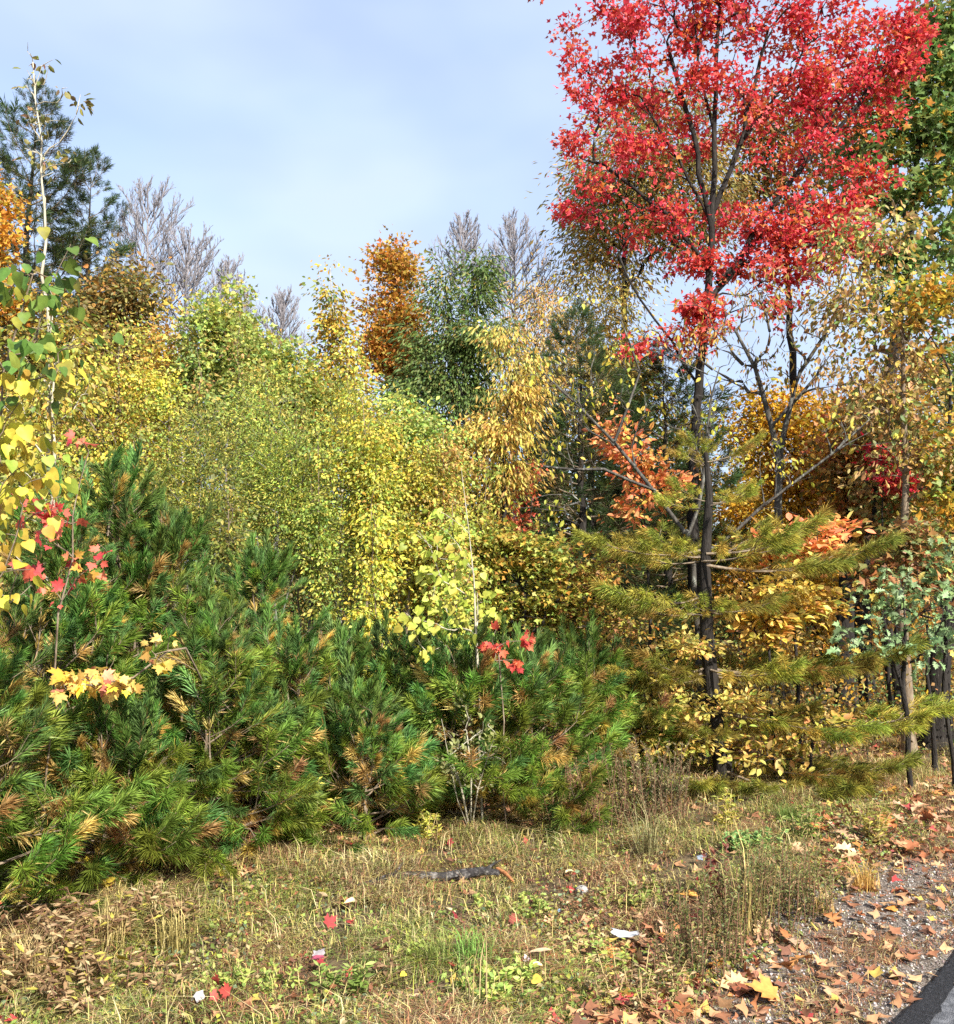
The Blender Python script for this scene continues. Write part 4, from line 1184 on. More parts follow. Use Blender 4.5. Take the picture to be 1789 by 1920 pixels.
STRAW = np.array([.52, .43, .21]); GOLD = np.array([.56, .44, .15]); GRN = np.array([.20, .28, .06]); OLV = np.array([.32, .31, .09])
RUST = np.array([.34, .15, .07]); BRN = np.array([.18, .11, .055]); DRK = np.array([.08, .055, .03]); LIMEG = np.array([.36, .37, .06])


def blades(x, y, h, w, col, lean, rng, curl=.5):
    n = len(x)
    z = hz(x, y)
    az = rng.random(n) * 6.283
    dx, dy = np.cos(az), np.sin(az)
    wx, wy = -dy, dx
    b0 = np.stack([x, y, z - .01], 1)
    W = np.stack([wx, wy, np.zeros(n)], 1) * (w / 2)[:, None]
    Lv = np.stack([dx, dy, np.zeros(n)], 1)
    m = b0 + Lv * (lean * h * .35)[:, None] + np.array([0, 0, 1.]) * (h * .6)[:, None]
    t = b0 + Lv * (lean * h * (1 + curl * rng.random(n)))[:, None] + np.array([0, 0, 1.]) * (h * (1 - .45 * lean))[:, None]
    V = np.stack([b0 - W, b0 + W, m + W * .8, m - W * .8, t], 1).reshape(-1, 3)
    T_ = (np.array([[0, 1, 2], [0, 2, 3], [3, 2, 4]])[None] + (np.arange(n) * 5)[:, None, None]).reshape(-1, 3)
    C = np.repeat(np.clip(col, .004, .8), 5, axis=0)
    return V, T_, C


def mixcol(weights, n, rng, jit=.25):
    base = np.stack([w[0] for w in weights]); W = np.stack([np.broadcast_to(w[1], (n,)) for w in weights], 1).clip(0, None)
    W = W.cumsum(1); u = rng.random(n) * W[:, -1]
    k = (u[:, None] > W).sum(1).clip(0, len(weights) - 1)
    return base[k] * (1 + jit * rng.normal(size=(n, 1)).clip(-1.8, 1.8))


# short matted grass over the clearing
x, y, d = field_points(560000, 11, dmin=.05)
e = pine_edge(x, y)
dens = np.clip((d - .05) / .9, .55 * np.clip(.5 + noise2(x, y, 21, 3.0), 0, 1) + .15, 1) * np.where(e > .5, .35, 1) * np.clip(.50 + 1.0 * noise2(x, y, 1, 2.6), .06, 1)
k = rng.random(len(x)) < dens
x, y, d, e = x[k], y[k], d[k], e[k]
n = len(x)
g = 1.7 * noise2(x, y, 2, 1.1); g2 = 1.6 * noise2(x, y, 3, 2.2); g3 = 1.8 * noise2(x, y, 4, 1.5)
col = mixcol([(STRAW, 1.1 + 1.0 * g2), (OLV, 1.0 + .8 * g), (GRN, np.clip(1.3 + 2.2 * g, .05, 5) * (d > .9)), (LIMEG, np.clip(.3 + 1.6 * g, 0, 3) * (d > .9)), (RUST, .7 + 1.8 * np.clip(g3, -.3, 2) + 2.4 * (d < .9)), (BRN, 1.2 + 1.2 * np.clip(g3, 0, 2) + 1.2 * (d < .9)), (np.array([.44, .22, .13]), .3 + 1.0 * np.clip(-g, 0, 2)), (GOLD, .5 + 1.6 * (e > -1.6) + .5 * (d < 1.6)), (DRK, .5)], n, rng, .38)
h = (.05 + .065 * rng.random(n)) * np.where(d < .9, .6, 1) * (1 + .35 * g2.clip(-1, 1)) * np.where(e > -.9, 1.35, 1)
V, T_, C = blades(x, y, h, .0024 + .0022 * rng.random(n), col, .35 + 1.1 * rng.random(n), rng)
o = link('meadow_grass', mesh_tris('meadow_grass', V, T_, BLADE, C)); tag(o, 'short matted straw and green grass of the roadside clearing', 'grass', kind='stuff')

# tall straw stems, thicker at bottom left, along the drift and at the wood's edge
x, y, d = field_points(60000, 12, dmin=.5)
e = pine_edge(x, y)
dens = np.clip(.16 + .30 * noise2(x, y, 5, 1.6), .02, 1) + .55 * np.exp(-((x + 1.6) ** 2 / .9 + (y - 3.6) ** 2 / .7)) + .45 * np.exp(-(e + .1) ** 2 / .16) + .5 * np.exp(-(d - 1.15) ** 2 / .03) * (x > 1.6)
dens *= np.where(e > .5, .1, 1)
k = rng.random(len(x)) < dens * .15
x, y, d, e = x[k], y[k], d[k], e[k]; n = len(x)
g = noise2(x, y, 6, 1.3)
col = mixcol([(STRAW * 1.1, 2.0), (GOLD, 1 + 2 * (d < 1.6)), (OLV, 1.1 + g), (BRN, .8), (RUST, .4), (LIMEG, .3 + .9 * (e > -.4))], n, rng)
h = (.09 + .15 * rng.random(n))
V, T_, C = blades(x, y, h, .0028 + .0022 * rng.random(n), col, .15 + .9 * rng.random(n) ** 1.3, rng, 1.0)
o = link('tall_straw_grass', mesh_tris('tall_straw_grass', V, T_, BLADE, C)); tag(o, 'taller dry straw stalks standing through the short grass', 'grass', kind='stuff')

# small herb leaves woven through the grass
x, y, d = field_points(230000, 13, dmin=.6)
e = pine_edge(x, y)
dens = np.clip(.45 + .7 * noise2(x, y, 8, 1.7), .05, 1) * np.where(e > .6, .35, 1)
k = rng.random(len(x)) < dens
x, y, d, e = x[k], y[k], d[k], e[k]; n = len(x)
g = noise2(x, y, 2, 1.1)
col = mixcol([(GRN * 1.2, 1.6 + 1.3 * g), (LIMEG, 1.2 + .8 * g), (OLV * 1.15, 1.2), (np.array([.18, .25, .13]), .8), (STRAW, 1.0), (BRN, 1.1), (RUST, .8), (np.array([.36, .05, .045]), .05)], n, rng, .28)
pos = np.stack([x, y, hz(x, y) + .008 + .05 * rng.random(n) ** 1.4], 1)
az = rng.random(n) * 6.283
axis = np.stack([np.cos(az), np.sin(az), .5 * rng.normal(size=n)], 1)
nrm = unit(np.array([0, 0, .8]) + .8 * rng.normal(size=(n, 3)))
o = link('ground_herbs', mesh_tris('ground_herbs', *scatter(DIAM, pos, axis, nrm, .013 + .022 * rng.random(n) ** 1.6, np.clip(col, .004, .8))[:2], LEAF,
                                   np.repeat(np.clip(col, .004, .8), 4, axis=0)))
tag(o, 'tiny herb and clover leaves woven through the grass', 'ground cover', kind='stuff')

# leaf litter: beneath the trees and along the shoulder
x, y, d = field_points(110000, 14, dmin=.02)
e = pine_edge(x, y)
drift = np.exp(-((d - .95 - .12 * np.sin(y * 3)) ** 2) / .05)
dens = .05 + .55 * drift + np.where(e > 0, .75, 0) + .12 * (d < .8)
k = rng.random(len(x)) < dens * .42
x, y, d, e = x[k], y[k], d[k], e[k]; n = len(x)
LIT = [(np.array([.42, .22, .10]), 2.0), (np.array([.30, .13, .06]), 2.0), (np.array([.52, .31, .15]), 1.6), (np.array([.20, .09, .05]), 1.5), (np.array([.54, .38, .08]), .5), (np.array([.44, .06, .05]), .35)]
col = mixcol(LIT, n, rng)
pos = np.stack([x, y, hz(x, y) + .012 + .03 * rng.random(n)], 1)
az = rng.random(n) * 6.283
axis = np.stack([np.cos(az), np.sin(az), .25 * rng.normal(size=n)], 1)
nrm = unit(np.array([0, 0, 1.]) + .42 * rng.normal(size=(n, 3)))
V, T_, C = scatter(STAR3, pos, axis, nrm, .03 + .05 * rng.random(n), np.clip(col, .004, .8))
o = link('leaf_litter', mesh_tris('leaf_litter', V, T_, DRYLEAF, C)); tag(o, 'brown leaf litter under the trees and along the shoulder', 'leaf litter', kind='stuff')

# gravel stones on the shoulder
x, y, d = field_points(90000, 15, y0=2.9, y1=9, dmin=0.02)
k = (d < .85) & (rng.random(len(x)) < .8 * np.clip(1.15 - d, .1, 1))
x, y, d = x[k], y[k], d[k]; n = len(x)
OCT = (np.array([(1, 0, 0), (-1, 0, 0), (0, 1, 0), (0, -1, 0), (0, 0, .7), (0, 0, -.7)], float),
       np.array([(0, 2, 4), (2, 1, 4), (1, 3, 4), (3, 0, 4), (2, 0, 5), (1, 2, 5), (3, 1, 5), (0, 3, 5)]))
col = np.array([.30, .27, .24]) * (1 + .5 * rng.normal(size=(n, 1)).clip(-1.4, 1.6)) * (1 + .05 * rng.normal(size=(n, 3)))
V, T_, C = scatter(OCT, np.stack([x, y, np.full(n, .008)], 1), rng.normal(size=(n, 3)) * np.array([1, 1, .3]), unit(rng.normal(size=(n, 3)) * .4 + np.array([0, 0, 1.])), .003 + .007 * rng.random(n) ** 2, np.clip(col, .03, .7))
o = link('gravel_stones', mesh_tris('gravel_stones', V, T_, DRYLEAF, C)); tag(o, 'loose pale gravel stones on the shoulder', 'gravel', kind='stuff')

# shaded brush that closes the view between the trunks
def brush(name, label, n, x0, x1, y0, y1, zmax, cols, seed, size=.06):
    r = np.random.default_rng(seed)
    nc = max(8, n // 70)
    cx = x0 + (x1 - x0) * r.random(nc); cy = y0 + (y1 - y0) * r.random(nc); cz = zmax * r.random(nc) ** 1.3
    k = r.integers(0, nc, n)
    p = np.stack([cx[k], cy[k], cz[k]], 1) + r.normal(size=(n, 3)) * np.array([.22, .22, .12])
    p[:, 2] = np.abs(p[:, 2]) + .03
    c = colours(r, cols, k, .6)
    V, T_, C = scatter(DIAM, p, r.normal(size=(n, 3)), unit(np.array([0, 0, .7]) + r.normal(size=(n, 3)) * .6), size * r.uniform(.6, 1.3, n), c)
    A = Acc(); A.add(V, T_, C)
    tw = Acc()
    for i in range(nc // 2):
        q = np.array([[cx[i] + r.normal() * .1, cy[i], -.02], [cx[i], cy[i], cz[i] * .6], [cx[i] + r.normal() * .15, cy[i] + r.normal() * .1, cz[i] + .2]])
        tw.add(*tube(q, np.array([.006, .004, .002]), 3))
    root = empty(name, (0, 0, 0), label, 'undergrowth'); root['kind'] = 'stuff'
    link('twigs', tw.mesh('twigs', BARK_DARK), root)['kind'] = 'stuff'
    link('foliage', A.mesh('foliage', LEAF), root)['kind'] = 'stuff'


brush('undergrowth', 'gold and olive brush in the shade between the trunks at right', 15000, 3.0, 9.5, 11.2, 16, 1.5, DeepYellow + OliveBrown + OakGreen[:2], 71)
brush('undergrowth', 'dark olive brush in the shade behind the young pines', 14000, -6.5, 3.0, 9.5, 14, 1.7, OliveBrown + OakGreen + YelGreen[:2], 72)
brush('undergrowth', 'low brown and green seedlings on the leaf litter under the right hand trunks', 5000, 3.2, 6.5, 9.2, 11.2, .55, Brown + OakGreen[:2] + DeepYellow[:1], 74, .05)
brush('undergrowth', 'gold and brown brush low among the tiered pine boughs', 5200, 1.4, 3.6, 8.3, 10.2, 1.3, BrownGold + DeepYellow[:2] + OliveBrown[:2], 73, .055)

# short rusty mats of dead spurge and grass on the shoulder
x, y, d = field_points(240000, 16, y0=2.9, y1=9.5, dmin=0.015)
m = noise2(x, y, 23, 3.4) + .5 * noise2(x, y, 24, 8)
k = (d < 1.15) & (rng.random(len(x)) < np.clip(.42 + .9 * m + .45 * np.clip(d - .35, -.4, .6), .03, 1))
x, y, d = x[k], y[k], d[k]; n = len(x)
col = mixcol([(np.array([.26, .11, .07]), 3), (np.array([.36, .18, .11]), 2), (BRN, 2), (STRAW * .9, 1.2), (np.array([.20, .06, .05]), 1.2), (OLV, .35)], n, rng, .35)
V, T_, C = blades(x, y, .018 + .035 * rng.random(n), .0026 + .0022 * rng.random(n), col, .5 + 1.0 * rng.random(n), rng)
o = link('dead_mat', mesh_tris('dead_mat', V, T_, BLADE, C)); tag(o, 'short rust brown mats of dead growth on the gravel shoulder', 'ground cover', kind='stuff')

# fallen leaves that can be picked out one by one
DEADOAK = {'tan': [((.50, .30, .16), 3), ((.56, .37, .21), 2)], 'rust': [((.36, .13, .05), 3), ((.46, .19, .06), 2)], 'orange': [((.60, .27, .06), 2), ((.56, .20, .06), 1)]}


def fallen(name, label, cat, group, key, tmpl, cols, spots, size, lift=.03, tilt=.45):
    lib = leaf_meshes(key, tmpl, cols, seed=hash(len(key)) % 97 + 3, per=3, mat=DRYLEAF)
    w = np.array([q[1] for q in lib]); w /= w.sum()
    for (x_, y_) in spots:
        a = rng.random() * 6.283
        ax = np.array([math.cos(a), math.sin(a), .3 * rng.normal()])
        nr = unit(np.array([0, 0, 1.]) + tilt * rng.normal(size=3))
        o = link(name, lib[rng.choice(len(lib), p=w)][0])
        o.matrix_basis = basis(np.array([x_, y_, float(hz(x_, y_)) + lift * (.5 + rng.random())]), ax, nr, float(size * (1 + .22 * rng.normal())))
        tag(o, label, cat, group)


def drift_spots(n, d0, d1, s0=-.4, s1=5.5):
    s = s0 + (s1 - s0) * rng.random(n) ** 1.2
    dd = d0 + (d1 - d0) * rng.random(n)
    p = E0[None] + s[:, None] * ED[None] + dd[:, None] * EN[None]
    return p


fallen('fallen_oak_leaf', 'curled tan oak leaf in the drift along the gravel shoulder', 'fallen leaf', 'tan oak leaves drifted along the shoulder', 'dtan', OAK, DEADOAK['tan'], drift_spots(150, .55, 1.2), .115)
fallen('fallen_oak_leaf', 'rust brown oak leaf in the drift along the gravel shoulder', 'fallen leaf', 'rust oak leaves drifted along the shoulder', 'drust', OAK, DEADOAK['rust'], drift_spots(120, .45, 1.25), .125)
fallen('fallen_maple_leaf', 'orange lobed leaf in the drift along the gravel shoulder', 'fallen leaf', 'orange leaves drifted along the shoulder', 'dorange', MAPLE, DEADOAK['orange'], drift_spots(22, .4, 1.3), .10)
fallen('fallen_oak_leaf', 'tan oak leaf lying alone on bare gravel near the asphalt', 'fallen leaf', 'tan leaves scattered on the gravel', 'dtanb', OAK, DEADOAK['tan'], drift_spots(16, .08, .42), .11, .012)
red_spots = [gnd(px, py)[:2] for px, py in [(565, 1640), (640, 1640), (660, 1745), (612, 1760), (595, 1835), (955, 1738), (860, 1740), (40, 1780), (70, 1775), (1395, 1572), (430, 1905), (410, 1885), (395, 1910), (560, 1660), (840, 1600), (865, 1575), (780, 1830), (30, 1860), (400, 1820), (90, 1880)]]
fallen('fallen_maple_leaf', 'small red maple leaf lying in the short grass', 'fallen leaf', 'red maple leaves in the grass', 'dred', MAPLE, [((.30, .03, .03), 3), ((.30, .08, .05), 2)], red_spots, .046, .05, .9)
yel_spots = [gnd(px, py)[:2] for px, py in [(130, 1720), (175, 1735), (220, 1835), (315, 1725), (130, 1640), (165, 1675), (420, 1690), (1475, 1500), (600, 1720), (245, 1700), (150, 1760), (60, 1700), (1000, 1880), (760, 1880)]]
fallen('fallen_leaf', 'yellow leaf caught in the straw grass', 'fallen leaf', 'yellow leaves caught in the grass', 'dyel', HEART, [((.62, .48, .04), 3), ((.60, .38, .06), 2)], yel_spots, .040, .10, .9)
tan_spots = [gnd(px, py)[:2] for px, py in [(615, 1712), (672, 1718), (855, 1722), (755, 1890), (830, 1900), (290, 1880), (170, 1895), (700, 1790), (720, 1770), (1060, 1645), (1240, 1560), (990, 1820), (1020, 1850)]]
fallen('fallen_oak_leaf', 'pale tan leaf lying in the middle of the grass', 'fallen leaf', 'pale tan leaves in the grass', 'dtanc', BIGLANCE, [((.56, .42, .24), 3), ((.48, .30, .16), 2)], tan_spots, .085, .05, .6)


# ================================================================ SMALL THINGS ON THE GROUND
def line_px(pts, z=0.0):
    return np.array([gnd(px, py) + np.array([0, 0, z]) for px, py in pts])


WETBARK = ramp_mat('rotten_bark', [(0.3, (0.012, 0.010, 0.010)), (0.52, (0.04, 0.036, 0.034)), (0.62, (0.17, 0.155, 0.14)), (0.75, (0.30, 0.28, 0.25))], 22, bump=.9)
P = line_px([(668, 1690), (700, 1684), (735, 1674), (790, 1666), (830, 1662), (870, 1652), (905, 1645), (935, 1648)], .05)
Pd = np.array([P[0] + (P[-1] - P[0]) * 0] + list(P))[1:]
root = empty('fallen_branch', P[3], 'dark rotten branch lying across the grass in the middle foreground', 'branch')
V, T_ = tube(P - P[3], np.array([.008, .014, .024, .028, .026, .027, .024, .016]) * (1 + .12 * rng.normal(size=8)), 9)
link('limb', mesh_tris('limb', V, T_, WETBARK, None, True), root)
for a_, dv in [(2, (.05, .10, .05)), (5, (-.06, -.12, .02)), (6, (.10, .03, .05))]:
    V, T_ = tube(np.array([P[a_], P[a_] + np.array(dv) * .6, P[a_] + np.array(dv)]) - P[3], np.array([.010, .008, .004]), 6)
    link('twig', mesh_tris('twig', V, T_, WETBARK, None, True), root)
REDWOOD = ramp_mat('split_wood', [(0.3, (.22, .08, .03)), (0.7, (.46, .20, .08))], 14, stretch=(1, 5, 1))
Pq = line_px([(932, 1644), (948, 1652), (962, 1664)], .06)
V, T_ = tube(Pq - Pq[0], np.array([.010, .012, .006]), 6)
o = link('wood_splinter', mesh_tris('wood_splinter', V, T_, REDWOOD, None, True), None, Pq[0]); tag(o, 'short reddish splinter of wood at the right end of the dark branch', 'stick')


def lump(name, label, cat, px, py, size, col, seed, squash=(1, .8, .6), rough=.9, sharp=.25):
    r = np.random.default_rng(seed)
    import bmesh
    bm = bmesh.new(); bmesh.ops.create_icosphere(bm, subdivisions=3, radius=1)
    co = np.array([v.co[:] for v in bm.verts])
    s = np.zeros(len(co))
    for k_ in range(9):
        q = unit(r.normal(size=3)); s += np.maximum(co @ q - .55, 0) * -1.0 * r.random() + sharp * .18 * np.sin(co @ (r.normal(size=3) * 3.5) + r.random() * 6)
    co = co * (1 + sharp * s[:, None]) * np.array(squash) * size
    for v, c in zip(bm.verts, co): v.co = c
    me = bpy.data.meshes.new(name); bm.to_mesh(me); bm.free()
    c0 = np.array(col)
    me.materials.append(ramp_mat(name + '_surface', [(.3, tuple(c0 * .65)), (.6, tuple(c0)), (.75, tuple(np.clip(c0 * 1.15, 0, .8)))], 40, bump=.4, rough=rough))
    p = gnd(px, py)
    o = link(name, me, None, (p[0], p[1], p[2] + size * squash[2] * .75))
    o.rotation_euler = (0, 0, r.random() * 6)
    return tag(o, label, cat)


lump('white_stone', 'rounded whitish stone lying in the grass right of the dark branch', 'stone', 1092, 1668, .045, (.34, .32, .29), 4)
lump('blue_scrap', 'tiny pale blue scrap in the grass below the white stone', 'litter', 1049, 1694, .016, (.25, .45, .70), 5, sharp=.6)


def crumple(name, label, cat, px, py, w, h, cols, seed, amp=.25, parts=None):
    r = np.random.default_rng(seed)
    n_ = 15
    u = np.linspace(-.5, .5, n_); X, Y_ = np.meshgrid(u, u)
    Z = np.zeros_like(X)
    for k_ in range(8):
        a_ = r.random() * 6.28; q = X * math.cos(a_) + Y_ * math.sin(a_) + r.normal() * .2
        Z += np.abs(q) * r.normal() * .5
    Z = (Z - Z.min()) / (np.ptp(Z) + 1e-6) * amp
    edge = 1 + .12 * np.sin(9 * np.arctan2(Y_, X) + r.random() * 6)
    V_ = np.stack([X * w * edge, Y_ * h * edge, Z * max(w, h)], -1).reshape(-1, 3)
    i_ = (np.arange(n_ - 1)[:, None] * n_ + np.arange(n_ - 1)[None]).ravel()
    T1 = np.concatenate([np.stack([i_, i_ + 1, i_ + n_ + 1], 1), np.stack([i_, i_ + n_ + 1, i_ + n_], 1)])
    # real thickness
    V2 = V_ - np.array([0, 0, .0015]); nv = len(V_)
    VV = np.concatenate([V_, V2]); TT = np.concatenate([T1, T1[:, ::-1] + nv])
    C_ = np.array(cols[0])[None].repeat(len(VV), 0).astype(float)
    if len(cols) > 1:
        m_ = (VV[:, 1] < h * cols[2]) if len(cols) > 2 else VV[:, 1] < 0
        C_[m_] = cols[1]
    p = gnd(px, py)
    o = link(name, mesh_tris(name, VV, TT, DRYLEAF, C_), None, (p[0], p[1], p[2] + .05))
    o.rotation_euler = (R(18), 0, r.normal() * .3)
    return tag(o, label, cat)


crumple('crumpled_paper', 'torn piece of white paper or plastic lying in the grass at lower right', 'litter', 1172, 1752, .12, .04, [(.36, .37, .38)], 8)
crumple('wrapper', 'crumpled white and pink wrapper at lower left of the bare patch', 'litter', 597, 1816, .05, .042, [(.40, .36, .36), (.36, .07, .10)], 9, .5)
crumple('paper_scrap', 'upright white paper scrap at the bottom edge of the grass', 'litter', 372, 1908, .03, .04, [(.45, .43, .41)], 10, .8)
crumple('plastic_scrap', 'bluish grey plastic scrap beside the red brown dock stalk', 'litter', 1316, 1620, .05, .035, [(.22, .26, .30)], 11, .5)
crumple('pale_scrap', 'pale pinkish paper scrap in the herbs below the dark branch', 'litter', 990, 1826, .03, .03, [(.70, .60, .60)], 12, .7)


def weed(name, label, cat, px, py, height, stems, n_leaf, size, tmpl, cols, spread, bark, group=None, lean=.12, seed=0, droop=.0, top_only=.9, head=None):
    SEED[0] += 1
    r = np.random.default_rng(SEED[0] + seed)
    b_ = gnd(px, py)
    root = empty(name, b_, label, cat, group)
    a = Acc(); L_ = Acc()
    for s in range(stems):
        ang = r.random() * 6.28; ro = spread * math.sqrt(r.random())
        p0 = np.array([math.cos(ang) * ro, math.sin(ang) * ro * .7, -.02])
        hh = height * r.uniform(.65, 1.1)
        p1 = p0 + np.array([r.normal() * lean, r.normal() * lean, 1.0]) * hh
        m_ = (p0 + p1) / 2 + r.normal(size=3) * .03 * height
        Q = np.array([p0, m_, p1])
        a.add(*tube(Q, np.array([.0035, .0026, .0012]), 4))
        k_ = n_leaf // stems
        t_ = 1 - top_only * r.random(k_)
        pt = np.where(t_[:, None] < .5, p0 + (m_ - p0) * t_[:, None] * 2, m_ + (p1 - m_) * (t_[:, None] * 2 - 1))
        az_ = r.random(k_) * 6.28
        axx = np.stack([np.cos(az_), np.sin(az_), .5 - droop + .3 * r.normal(size=k_)], 1)
        cc = np.array([c[0] for c in cols])[pick(r, cols, k_)] * (1 + .2 * r.normal(size=(k_, 1)))
        L_.add(*scatter(tmpl, pt, axx, unit(np.array([0, 0, 1.]) + .5 * r.normal(size=(k_, 3))), size * r.uniform(.6, 1.2, k_), np.clip(cc, .004, .8)))
        if head:
            kk = head[0]
            hp = p1 + r.normal(size=(kk, 3)) * np.array([.02, .02, .05]) * head[2]
            L_.add(*scatter(OVAL, hp, r.normal(size=(kk, 3)) + np.array([0, 0, .5]), r.normal(size=(kk, 3)), np.full(kk, head[1]), np.clip(np.array(head[3])[None] * (1 + .2 * r.normal(size=(kk, 1))), .004, .8)))
    link('stem', a.mesh('stem', bark, True), root)
    o = link('foliage', L_.mesh('foliage', LEAF), root); o['kind'] = 'stuff'
    return root


STEM_BROWN = ramp_mat('stem_brown', [(.3, (.10, .05, .03)), (.7, (.22, .12, .07))], 20)
STEM_STRAW = ramp_mat('stem_straw', [(.3, (.30, .22, .09)), (.7, (.50, .40, .18))], 20)
WG = [((.16, .17, .05), 3), ((.24, .23, .07), 2), ((.12, .14, .05), 2), ((.28, .18, .08), 1.5)]
weed('dock_stalk', 'dead red brown dock stalk standing in the grass at right', 'weed', 1345, 1690, .36, 3, 150, .032, OVAL, [((.20, .06, .04), 3), ((.28, .10, .06), 2)], .03, STEM_BROWN, lean=.08, top_only=.75)
for i, (px, py, hh, st, nl) in enumerate([(1400, 1750, .36, 40, 2600), (1330, 1800, .32, 34, 2000), (1480, 1720, .38, 42, 2800), (1440, 1680, .34, 34, 2200), (1270, 1830, .24, 24, 1200)]):
    weed('weed_clump', ['dark olive weed clump with thin brown stems, middle of the tall patch at right', 'olive brown weed clump at the left front of the tall patch at right',
                        'greenest dense weed clump nearest the leaf drift at right', 'olive weed clump at the back of the tall patch at right', 'low thin weed clump running out toward the bottom edge'][i], 'weed',
         px, py, hh, st, nl, .024, LANCE, WG, .20, STEM_BROWN, 'weed clumps in the tall patch at right', lean=.12, droop=-.2)
weed('round_bush', 'rounded grey olive bush of fine twigs at the edge of the pines', 'shrub', 1225, 1555, .52, 70, 4200, .026, LANCE, [((.20, .18, .08), 3), ((.28, .24, .11), 2), ((.14, .11, .06), 2)], .22, STEM_BROWN, lean=.25, droop=-.3, top_only=.7)
weed('low_bush', 'brown thin-stemmed bush left of the rounded bush, under the pines', 'shrub', 1090, 1560, .55, 36, 1500, .030, LANCE, [((.24, .20, .07), 3), ((.22, .10, .06), 2), ((.34, .28, .08), 1)], .28, STEM_BROWN, lean=.22, top_only=.8)
gold = [((.50, .44, .07), 3), ((.36, .38, .08), 2), ((.44, .30, .08), 1)]
for i, (px, py, hh, lab) in enumerate([(590, 1590, .42, 'yellow goldenrod clump at the left end of the pine edge'), (565, 1560, .5, 'tall yellow green goldenrod in the dark gap below the pines'), (350, 1610, .35, 'drooping grassy weed clump before the dark pines at left'),
                                       (800, 1580, .22, 'lime grass clump under the small pine'), (1510, 1580, .22, 'green weed tuft standing at right of the clearing'), (1640, 1590, .26, 'pale goldenrod stalk by the leaf drift at right'),
                                       (1360, 1560, .25, 'dry goldenrod before the tiered pine trunk'), (640, 1885, .16, 'pale grey green mullein-like weed at the bottom edge')]):
    weed('goldenrod', lab, 'weed', px, py, hh, 9, 330, .045, LANCE, gold if i not in (4, 7) else [((.20, .30, .06), 3), ((.30, .36, .10), 2)], .09, STEM_STRAW, 'goldenrod and grassy weeds', lean=.2, droop=.2)


def tuft(label, px, py, n_, h_, col, seed, lean=.6, w=.004):
    r = np.random.default_rng(seed)
    b_ = gnd(px, py)
    V, T_, C = blades(b_[0] + r.normal(size=n_) * .035, b_[1] + r.normal(size=n_) * .035, h_ * r.uniform(.5, 1.1, n_), np.full(n_, w), np.array(col)[None] * (1 + .25 * r.normal(size=(n_, 1))), lean * r.random(n_) + .1, r, .9)
    o = link('grass_tuft', mesh_tris('grass_tuft', V - b_, T_, BLADE, C), None, b_)
    return tag(o, label, 'grass', 'grass tufts standing out of the clearing')


tuft('arching pale grass tuft in front of the rounded bush', 1215, 1605, 90, .42, (.36, .34, .14), 1, 1.1)
tuft('bright green grass tuft in the middle of the bottom grass', 880, 1815, 120, .20, (.17, .28, .05), 2, .7)
tuft('green grass tuft left of the brightest tuft at the bottom', 810, 1820, 80, .20, (.24, .30, .06), 3, .6)
tuft('straw stalks rising from the weed patch at right', 1410, 1760, 26, .62, (.48, .38, .13), 4, .45)
tuft('golden grass tuft beside the oak leaf drift', 1620, 1670, 120, .20, (.56, .36, .09), 5, .6)
tuft('golden grass tuft at the near end of the leaf drift', 1540, 1710, 90, .17, (.52, .34, .10), 6, .6)
tuft('green grass patch in the far right of the clearing', 1480, 1555, 200, .16, (.17, .27, .05), 7, .8)
tuft('straw grass tuft at the lower left corner', 60, 1850, 110, .30, (.46, .35, .15), 8, .7)
tuft('straw grass tuft below the far left pine', 200, 1800, 110, .30, (.48, .36, .14), 9, .7)
tuft('straw grass tuft right of the lower left corner', 330, 1800, 110, .26, (.44, .36, .12), 10, .7)
tuft('single tall straw at the bottom edge right of centre', 885, 1915, 14, .36, (.46, .36, .16), 11, .25)

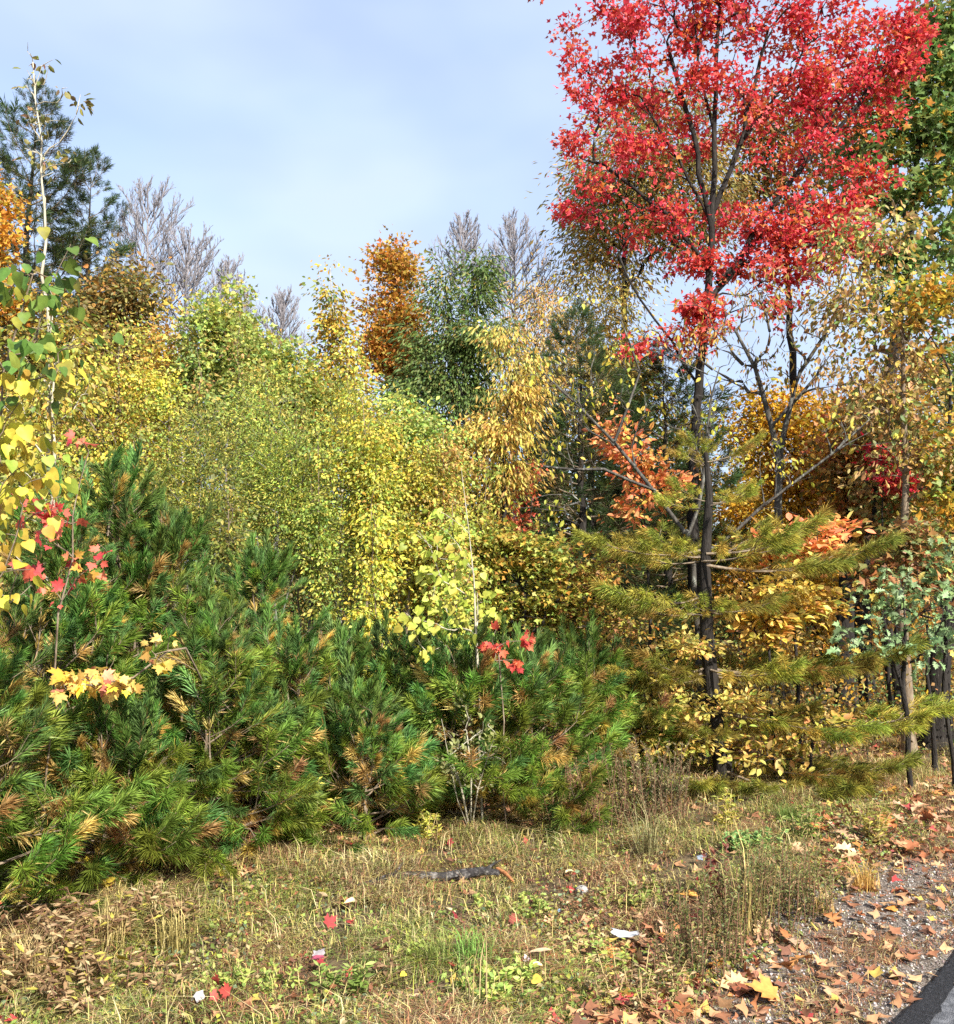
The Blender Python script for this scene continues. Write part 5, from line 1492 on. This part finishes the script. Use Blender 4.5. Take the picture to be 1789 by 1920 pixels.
BRW = [((.30, .19, .09), 3), ((.42, .29, .14), 3), ((.20, .11, .05), 2), ((.50, .40, .20), 1.5), ((.5, .44, .08), .8)]
LEAFY = [((.30, .38, .08), 3), ((.40, .44, .10), 3), ((.22, .30, .07), 2), ((.52, .46, .12), 1)]
for lab, px, py, hh, st, nl, sz, sp, cols, tm in [
        ('brown tangled dead weeds in the lower left corner', 50, 1850, .26, 26, 900, .055, .24, BRW, LANCE),
        ('tan dead weeds with curled leaves below the far left pine', 140, 1790, .26, 26, 900, .055, .24, BRW, LANCE),
        ('straw and brown weeds right of the far left pine', 270, 1770, .22, 24, 800, .05, .24, BRW, LANCE),
        ('brown weeds on the lower left, nearer the bottom edge', 200, 1880, .20, 22, 700, .05, .22, BRW, LANCE),
        ('drooping grassy weeds spilling out under the left pines', 320, 1640, .34, 34, 1500, .075, .26, [((.30, .30, .08), 3), ((.42, .36, .10), 2), ((.24, .18, .07), 2)], LANCE),
        ('yellow leaved seedlings at the foot of the far left pine', 150, 1705, .22, 12, 130, .055, .22, [((.64, .52, .06), 3), ((.58, .38, .08), 1), ((.5, .2, .08), .6)], OVAL),
        ('leafy green seedlings in the middle of the bottom grass', 760, 1800, .11, 24, 700, .030, .16, LEAFY, OVAL4),
        ('leafy lime seedlings at the bottom edge left of centre', 480, 1880, .10, 24, 700, .028, .17, LEAFY, OVAL4),
        ('leafy green weeds at the bottom edge right of centre', 940, 1880, .13, 26, 800, .030, .18, LEAFY, OVAL4),
        ('olive leafy weeds in front of the torn white paper', 1110, 1800, .12, 26, 800, .028, .20, LEAFY + BRW[:2], OVAL4),
        ('pale leafy weeds left of the white stone', 960, 1700, .11, 24, 700, .028, .20, LEAFY, OVAL4),
        ('dark brown dead stalk with hanging leaves near the bottom edge', 722, 1850, .20, 3, 46, .06, .02, [((.16, .08, .04), 3), ((.30, .19, .10), 2)], LANCE),
        ('olive weeds behind the torn white paper', 1190, 1690, .13, 28, 900, .028, .22, LEAFY + BRW[:1], OVAL4),
        ('brown weeds along the near end of the leaf drift', 1180, 1880, .17, 26, 800, .034, .20, BRW + LEAFY[:1], LANCE),
        ('green tuft of low herbs behind the red brown dock stalk', 1400, 1600, .13, 26, 900, .03, .18, [((.20, .34, .10), 3), ((.28, .38, .10), 2)], OVAL4)]:
    weed('low_weed', lab, 'weed', px, py, hh, st, nl, sz, tm, cols, sp, STEM_BROWN if cols is BRW else STEM_STRAW, 'low weeds and seedlings in the clearing', lean=.35, droop=.45 if tm is LANCE else .1)
